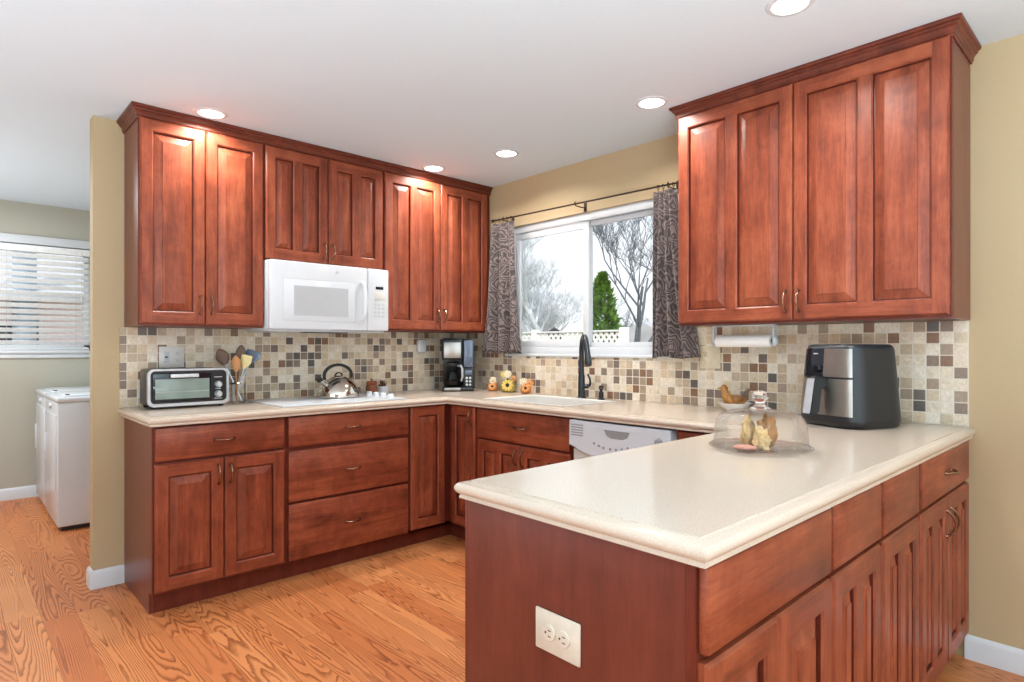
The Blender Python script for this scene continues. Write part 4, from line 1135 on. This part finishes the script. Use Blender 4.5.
# ------------------------------------------------------------------ laundry machines
def machine(name, label, cat, y0, y1, x0=-2.44, x1=-1.72, top=.905, lid=True):
    t = thing(name, label, cat, (x0, y0, 0), 0, 'laundry machines')
    w_, d_ = x1 - x0, y1 - y0
    MB().box(.004, w_, 0, d_, .03, top - .035, .012, seg=3).build('body', 'white', t)
    MB().box(.03, w_ - .03, .03, d_ - .03, 0, .03).build('base', 'black', t)
    tp = MB().box(0, w_, -.003, d_ + .001, top - .036, top, .012, seg=3).build('top', 'white', t)
    MB().box(.05, w_ - .20, .05, d_ - .05, top - .002, top + .010, .006).build('lid', 'white', t)
    MB().box(.06, .085, .10, .125, top + .0095, top + .016, .002).build('lid_bumper', 'slot', t)
    MB().box(w_ - .14, w_ - .01, 0, d_, top - .001, top + .10, .02, seg=3).build('console', 'white', t)
    MB().box(-.002, .005, .05, d_ - .05, .12, .78, .002).build('front_panel', 'white', t)
    MB().lathe([(0, -.008), (.016, -.008), (.020, 0), (.020, .005)], (0, d_ * .5, top - .075), 20, axis='x').build('dial', 'panelgrey', t)
    MB().box(-.012, .002, d_ - .10, d_ - .07, .42, .62, .004).build('handle', 'white', t)
    for sx in (.06, w_ - .06):
        for sy in (.06, d_ - .06): pass
    return t
machine('washing_machine', 'white laundry machine nearer the kitchen seen past the wall end', 'washing machine', 1.30, 1.95)
machine('clothes_dryer', 'white laundry machine against the laundry far wall under the window', 'dryer', 1.962, 2.612, -2.435, top=.898)

# ------------------------------------------------------------------ outside
struct(boxobj('ground', 'soil', .3, 40, -12, 40, -.72, -.6), 'pale winter lawn outside the kitchen window', 'ground')
struct(boxobj('ground_side', 'soil', -20, .25, 2.95, 40, -.72, -.6), 'pale lawn outside the laundry window', 'ground')
fx = 3.0
f = thing('lattice_fence', 'white fence topped with diamond lattice outside the window', 'fence', (fx, 0, -.6))
y0, y1 = .66, 3.6
zt0, zt1 = 1.905, 2.035
MB().box(-.02, .02, y0, y1, 0.1, zt0 - .02).build('board_panel', 'fence', f)
m = MB(); m.box(-.03, .03, y0, y1, zt1, zt1 + .02, .004).box(-.03, .03, y0, y1, zt0 - .03, zt0, .004); m.build('rail', 'fence', f)
m = MB(); n = int((y1 - y0) / .085)
for k in range(n):
    ya = y0 + k * .085
    for s_, dx in ((1, -.004), (-1, .004)):
        a, b = (ya, ya + .11) if s_ > 0 else (ya + .11, ya)
        m.prism([(a - .022, zt0), (a + .022, zt0), (b + .022, zt1), (b - .022, zt1)], dx - .003, dx + .003, plane='yz')
m.build('lattice', 'fence', f, smooth=0)
for y in (y0, y0 + 1.5, y1): MB().box(-.045, .045, y - .045, y + .045, 0, zt1 + .05, .006).build('post', 'fence', f)

def tree(label, base, h, seed, mat, spread=.5, levels=5, r0=.09, twig=3, lean=(0, 0), group=None, first=.28):
    rn = random.Random(seed); m = MB()
    def br(p, d, L, r, lv):
        n = 4; pts = [p]; q = p.copy(); dd = d.copy()
        for k in range(n):
            dd = (dd + Vector((rn.uniform(-1, 1), rn.uniform(-1, 1), rn.uniform(-.4, .8))) * .14).normalized(); q = q + dd * L / n; pts.append(q.copy())
        m.tube(pts, [r * (1 - .14 * k) for k in range(n + 1)], 6 if lv > 3 else 3, caps=False)
        if lv <= 0: return
        for k in range(twig + (1 if lv <= 2 else 0)):
            u = rn.uniform(.35, 1); i = min(n, int(u * n + .5)); s_ = pts[i]
            az = rn.uniform(0, 6.28); nd = (dd + Vector((math.cos(az), math.sin(az), rn.uniform(-.1, .7))) * spread * rn.uniform(.7, 1.5)).normalized()
            br(s_, nd, L * rn.uniform(.55, .8), max(r * .52, .006), lv - 1)
    br(Vector((0, 0, 0)), Vector((lean[0], lean[1], 1)).normalized(), h * first, r0, levels)
    o = m.build('bare_tree', mat, None, base, smooth=80, weld=False)
    tag(o, label, 'tree', group or 'bare trees outside')
    return o
tree('big pale bare tree filling the left window pane', (11, 9.2, -.6), 8.6, 3, 'bark_pale', .75, 6, .14, 4, first=.26)
tree('pale bare tree partly behind the left curtain', (13, 12.4, -.6), 8.2, 14, 'bark_pale', .75, 6, .13, 4, first=.26)
tree('pale slim bare tree beside the window mullion', (18.2, 13.0, -.6), 8.0, 21, 'bark_pale', .7, 6, .10, 3, first=.26)
tree('tall dark bare tree in the right window pane', (9, 4.55, -.6), 8.4, 8, 'bark_dark', .60, 6, .10, 3, lean=(0, .05), first=.33)
tree('low dark bare tree behind the evergreen shrub', (15, 8.6, -.6), 6.0, 31, 'bark_dark', .75, 6, .09, 3, first=.25)
# evergreen
rn = random.Random(5); m = MB()
for n in range(6500):
    z = rn.uniform(0, 1); a = rn.uniform(0, 6.28); env = (math.sin(math.pi * min(1, z * .85 + .15)) ** .6) * (1 - z * .45)
    rr_ = .58 * env * rn.uniform(.6, 1.05) * (1 + .25 * mnoise.noise(Vector((math.cos(a) * 2, math.sin(a) * 2, z * 5))))
    p = Vector((rr_ * math.cos(a), rr_ * math.sin(a), z * 3.5)); d = Vector((math.cos(a), math.sin(a), rn.uniform(.2, 1.4))).normalized(); L = rn.uniform(.06, .14)
    sd = d.cross(Vector((rn.uniform(-1, 1), rn.uniform(-1, 1), 1))).normalized() * L * .28
    m.face([p - sd, p + d * L * .5 - sd * .8, p + d * L, p + d * L * .5 + sd * .8, p + sd])
ev = thing('evergreen_shrub', 'bright green evergreen shrub behind the lattice fence', 'shrub', (8, 4.95, -.6))
m.build('foliage', 'evergreen', ev, weld=False, smooth=0)
MB().tube([(0, 0, 0), (0, 0, 2.2)], [.06, .02], 8).build('trunk', 'bark_dark', ev)
# shed
s = thing('garden_shed', 'blue grey garden shed seen low through the right pane', 'shed', (12, 6.35, -.6), R(20))
MB().box(-1.0, 1.0, -1.2, 1.2, 0, 1.9).build('wall', 'shed', s)
MB().prism([(-1.35, 1.85), (1.35, 1.85), (0, 2.55)], -1.1, 1.1, plane='yz').build('roof', 'roof', s)
MB().box(-1.03, -1.0, -.4, .4, 0, 1.6).build('door', 'darkglass', s)
# bird feeder
b_ = thing('bird_feeder', 'dark bird feeder on a pole beyond the fence, left pane', 'bird feeder', (4.6, 3.28, -.6))
MB().tube([(0, 0, 0), (0, 0, 1.85)], .015, 8).build('pole', 'grille', b_)
MB().box(-.09, .09, -.09, .09, 1.85, 2.05, .01).build('seed_box', 'grille', b_)
MB().lathe([(.17, 2.04), (.10, 2.12), (0, 2.18)], seg=16).build('roof', 'grille', b_)
# neighbour house seen through the blind
nh = thing('neighbour_house', 'pale pink sided house beyond the laundry window blind', 'house', (-1.4, 9, -.6))
MB().box(-3.5, 3.5, 0, 4, 0, 2.62).build('wall', 'brick', nh)
MB().prism([(-.5, 2.6), (4.5, 2.6), (2, 4.0)], -3.8, 3.8, plane='yz').build('roof', 'roof', nh)
for x in (-1.05,):
    fr = MB().box(x - .9, x + .62, -.03, .02, 1.2, 2.25, .01).build('window', 'darkglass', nh)
    MB().box(x - .95, x - .9, -.05, .0, 1.15, 2.3).box(x + .62, x + .67, -.05, 0, 1.15, 2.3).build('window_trim', 'fence', fr)
MB().tube([(-.62, -.12, 0), (-.62, -.12, 3.6)], .16, 16).build('chimney_pipe', 'pipe', nh)
